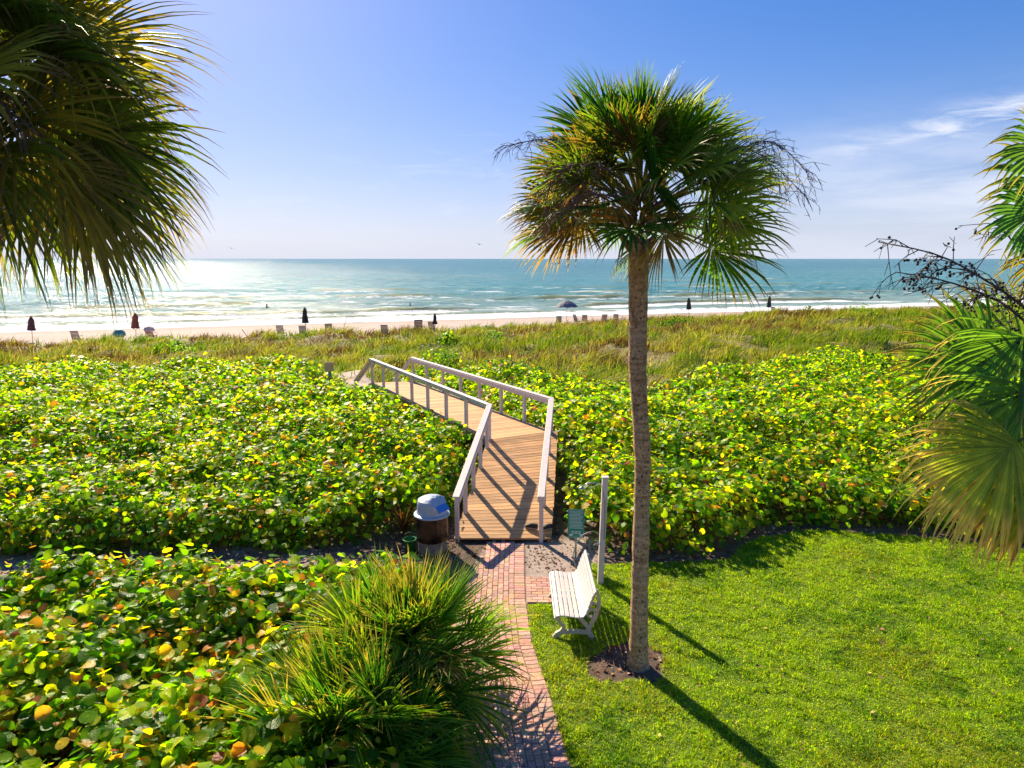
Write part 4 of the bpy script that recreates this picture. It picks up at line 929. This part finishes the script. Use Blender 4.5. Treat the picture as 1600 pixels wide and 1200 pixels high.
m = MB(); m.lathe([(.52, .38), (.56, .55), (.48, .78), (.28, .93), (.02, .97)], 18, (.04, .25, .27), lambda a, i: 1+.06*math.cos(6*a)); m.build('hood', M_cloth, hc)
hb = empty('towel', bpos(236, 60.2)); tag(hb, 'white towel draped over the red chair back', 'towel'); m = MB(); m.lathe([(.42, .80), (.44, .95), (.36, 1.14), (.2, 1.24), (.02, 1.26)], 14, (.60, .45, .45), lambda a, i: 1+.1*math.cos(3*a+i)); m.build('cloth', M_cloth, hb)
rod = empty('fishing_rod', bpos(538, 70)); tag(rod, 'thin rod stuck in the sand close to the surf', 'fishing rod'); m = MB(); m.tube([(-.15, 0, -.1), (.35, 0, 1.6)], .03, 5); m.build('rod', M_pole, rod); m = MB(); m.tube([(-.05, -.03, .25), (.0, -.03, .42)], .045, 6); m.build('grip', M_shoe, rod)
rod2 = empty('beach_stake', bpos(385, 60)); tag(rod2, 'slanted dark stake in the sand at the dune edge', 'stake'); m = MB(); m.tube([(.25, 0, -.1), (-.3, 0, .75)], .03, 5); m.build('stake', M_shoe, rod2)

# birds and bathers
def bird(xp, yp, yy, sc, label):
    o = empty('bird', px(xp, yp, yy)); tag(o, label, 'bird', 'sea birds in flight'); m = MB()
    m.tube([(0, -.25, 0), (0, -.12, .01), (0, .05, 0), (0, .25, -.02)], [.01, .05, .06, .012], 7, (.06, .06, .07))
    m.build('body', M_cloth, o, smooth=True)
    for s_ in (-1, 1):
        m = MB(); vs = [(0, -.08, .02), (0, .08, .02), (s_*.32, .03, .13), (s_*.3, -.08, .12), (s_*.72, .10, .05)]; vs += [(a, b_, c_-.012) for a, b_, c_ in vs]
        m.add(vs, [(0, 3, 2, 1), (3, 4, 2), (5, 6, 7, 8), (8, 7, 9), (0, 1, 6, 5), (1, 2, 7, 6), (2, 4, 9, 7), (4, 3, 8, 9), (3, 0, 5, 8)], (.05, .05, .06)); m.build('wing', M_cloth, o)
    o.scale = (sc,)*3; o.rotation_euler = (0, R(12), R(40))
bird(749, 382, 120, 1.1, 'dark bird flying low above the horizon in mid picture')
bird(362, 388, 130, 1.1, 'dark bird flying above the glittering sea on the left')
def bather(xp, yp, yy, sc, label):
    p = px(xp, yp, yy); o = empty('person', (p.x, yy, ZSEA-.15)); tag(o, label, 'person', 'bathers in the sea')
    me = bpy.data.meshes.new('body'); vs = [(0, 0, -.5), (0, 0, -.1), (0, 0, .28), (0, 0, .42), (0, 0, .60), (.2, 0, .26), (.34, -.1, .02), (.42, -.3, .08), (-.2, 0, .26), (-.34, -.1, .0), (-.38, -.32, .06)]
    me.from_pydata(vs, [(0, 1), (1, 2), (2, 3), (3, 4), (2, 5), (5, 6), (6, 7), (2, 8), (8, 9), (9, 10)], []); b_ = link('body', me, cloth((.10, .06, .05)), o)
    sk = b_.modifiers.new('skin', 'SKIN'); rad = [.15, .15, .14, .065, .10, .055, .045, .035, .055, .045, .035]
    for v, r_ in zip(me.skin_vertices[0].data if me.skin_vertices else [], rad): v.radius = (r_, r_*.8)
    b_.modifiers.new('sub', 'SUBSURF').levels = 1; b_.modifiers['sub'].render_levels = 2
    m = MB(); m.lathe([(.04, .50), (.115, .56), (.12, .64), (.08, .71), (.01, .73)], 12, (.02, .015, .012)); m.build('hair', M_cloth, o, smooth=True); o.scale = (sc,)*3
    return b_
import bmesh
def fix_skin(b_, rad):
    bm = bmesh.new(); bm.from_mesh(b_.data); ly = bm.verts.layers.skin.verify(); bm.verts.ensure_lookup_table()
    for v, r_ in zip(bm.verts, rad): v[ly].radius = (r_, r_*.8); v[ly].use_root = (v.index == 0)
    bm.to_mesh(b_.data); bm.free()
RAD = [.15, .15, .14, .065, .10, .055, .045, .035, .055, .045, .035]
for args in ((417, 482, 116, 1.15, 'bather chest deep in the glittering water left of the black umbrella'), (641, 477, 122, .9, 'bather in the waves, middle of the three'), (933, 476, 122, .95, 'bather near the surf left of the palm trunk')):
    fix_skin(bather(*args), RAD)
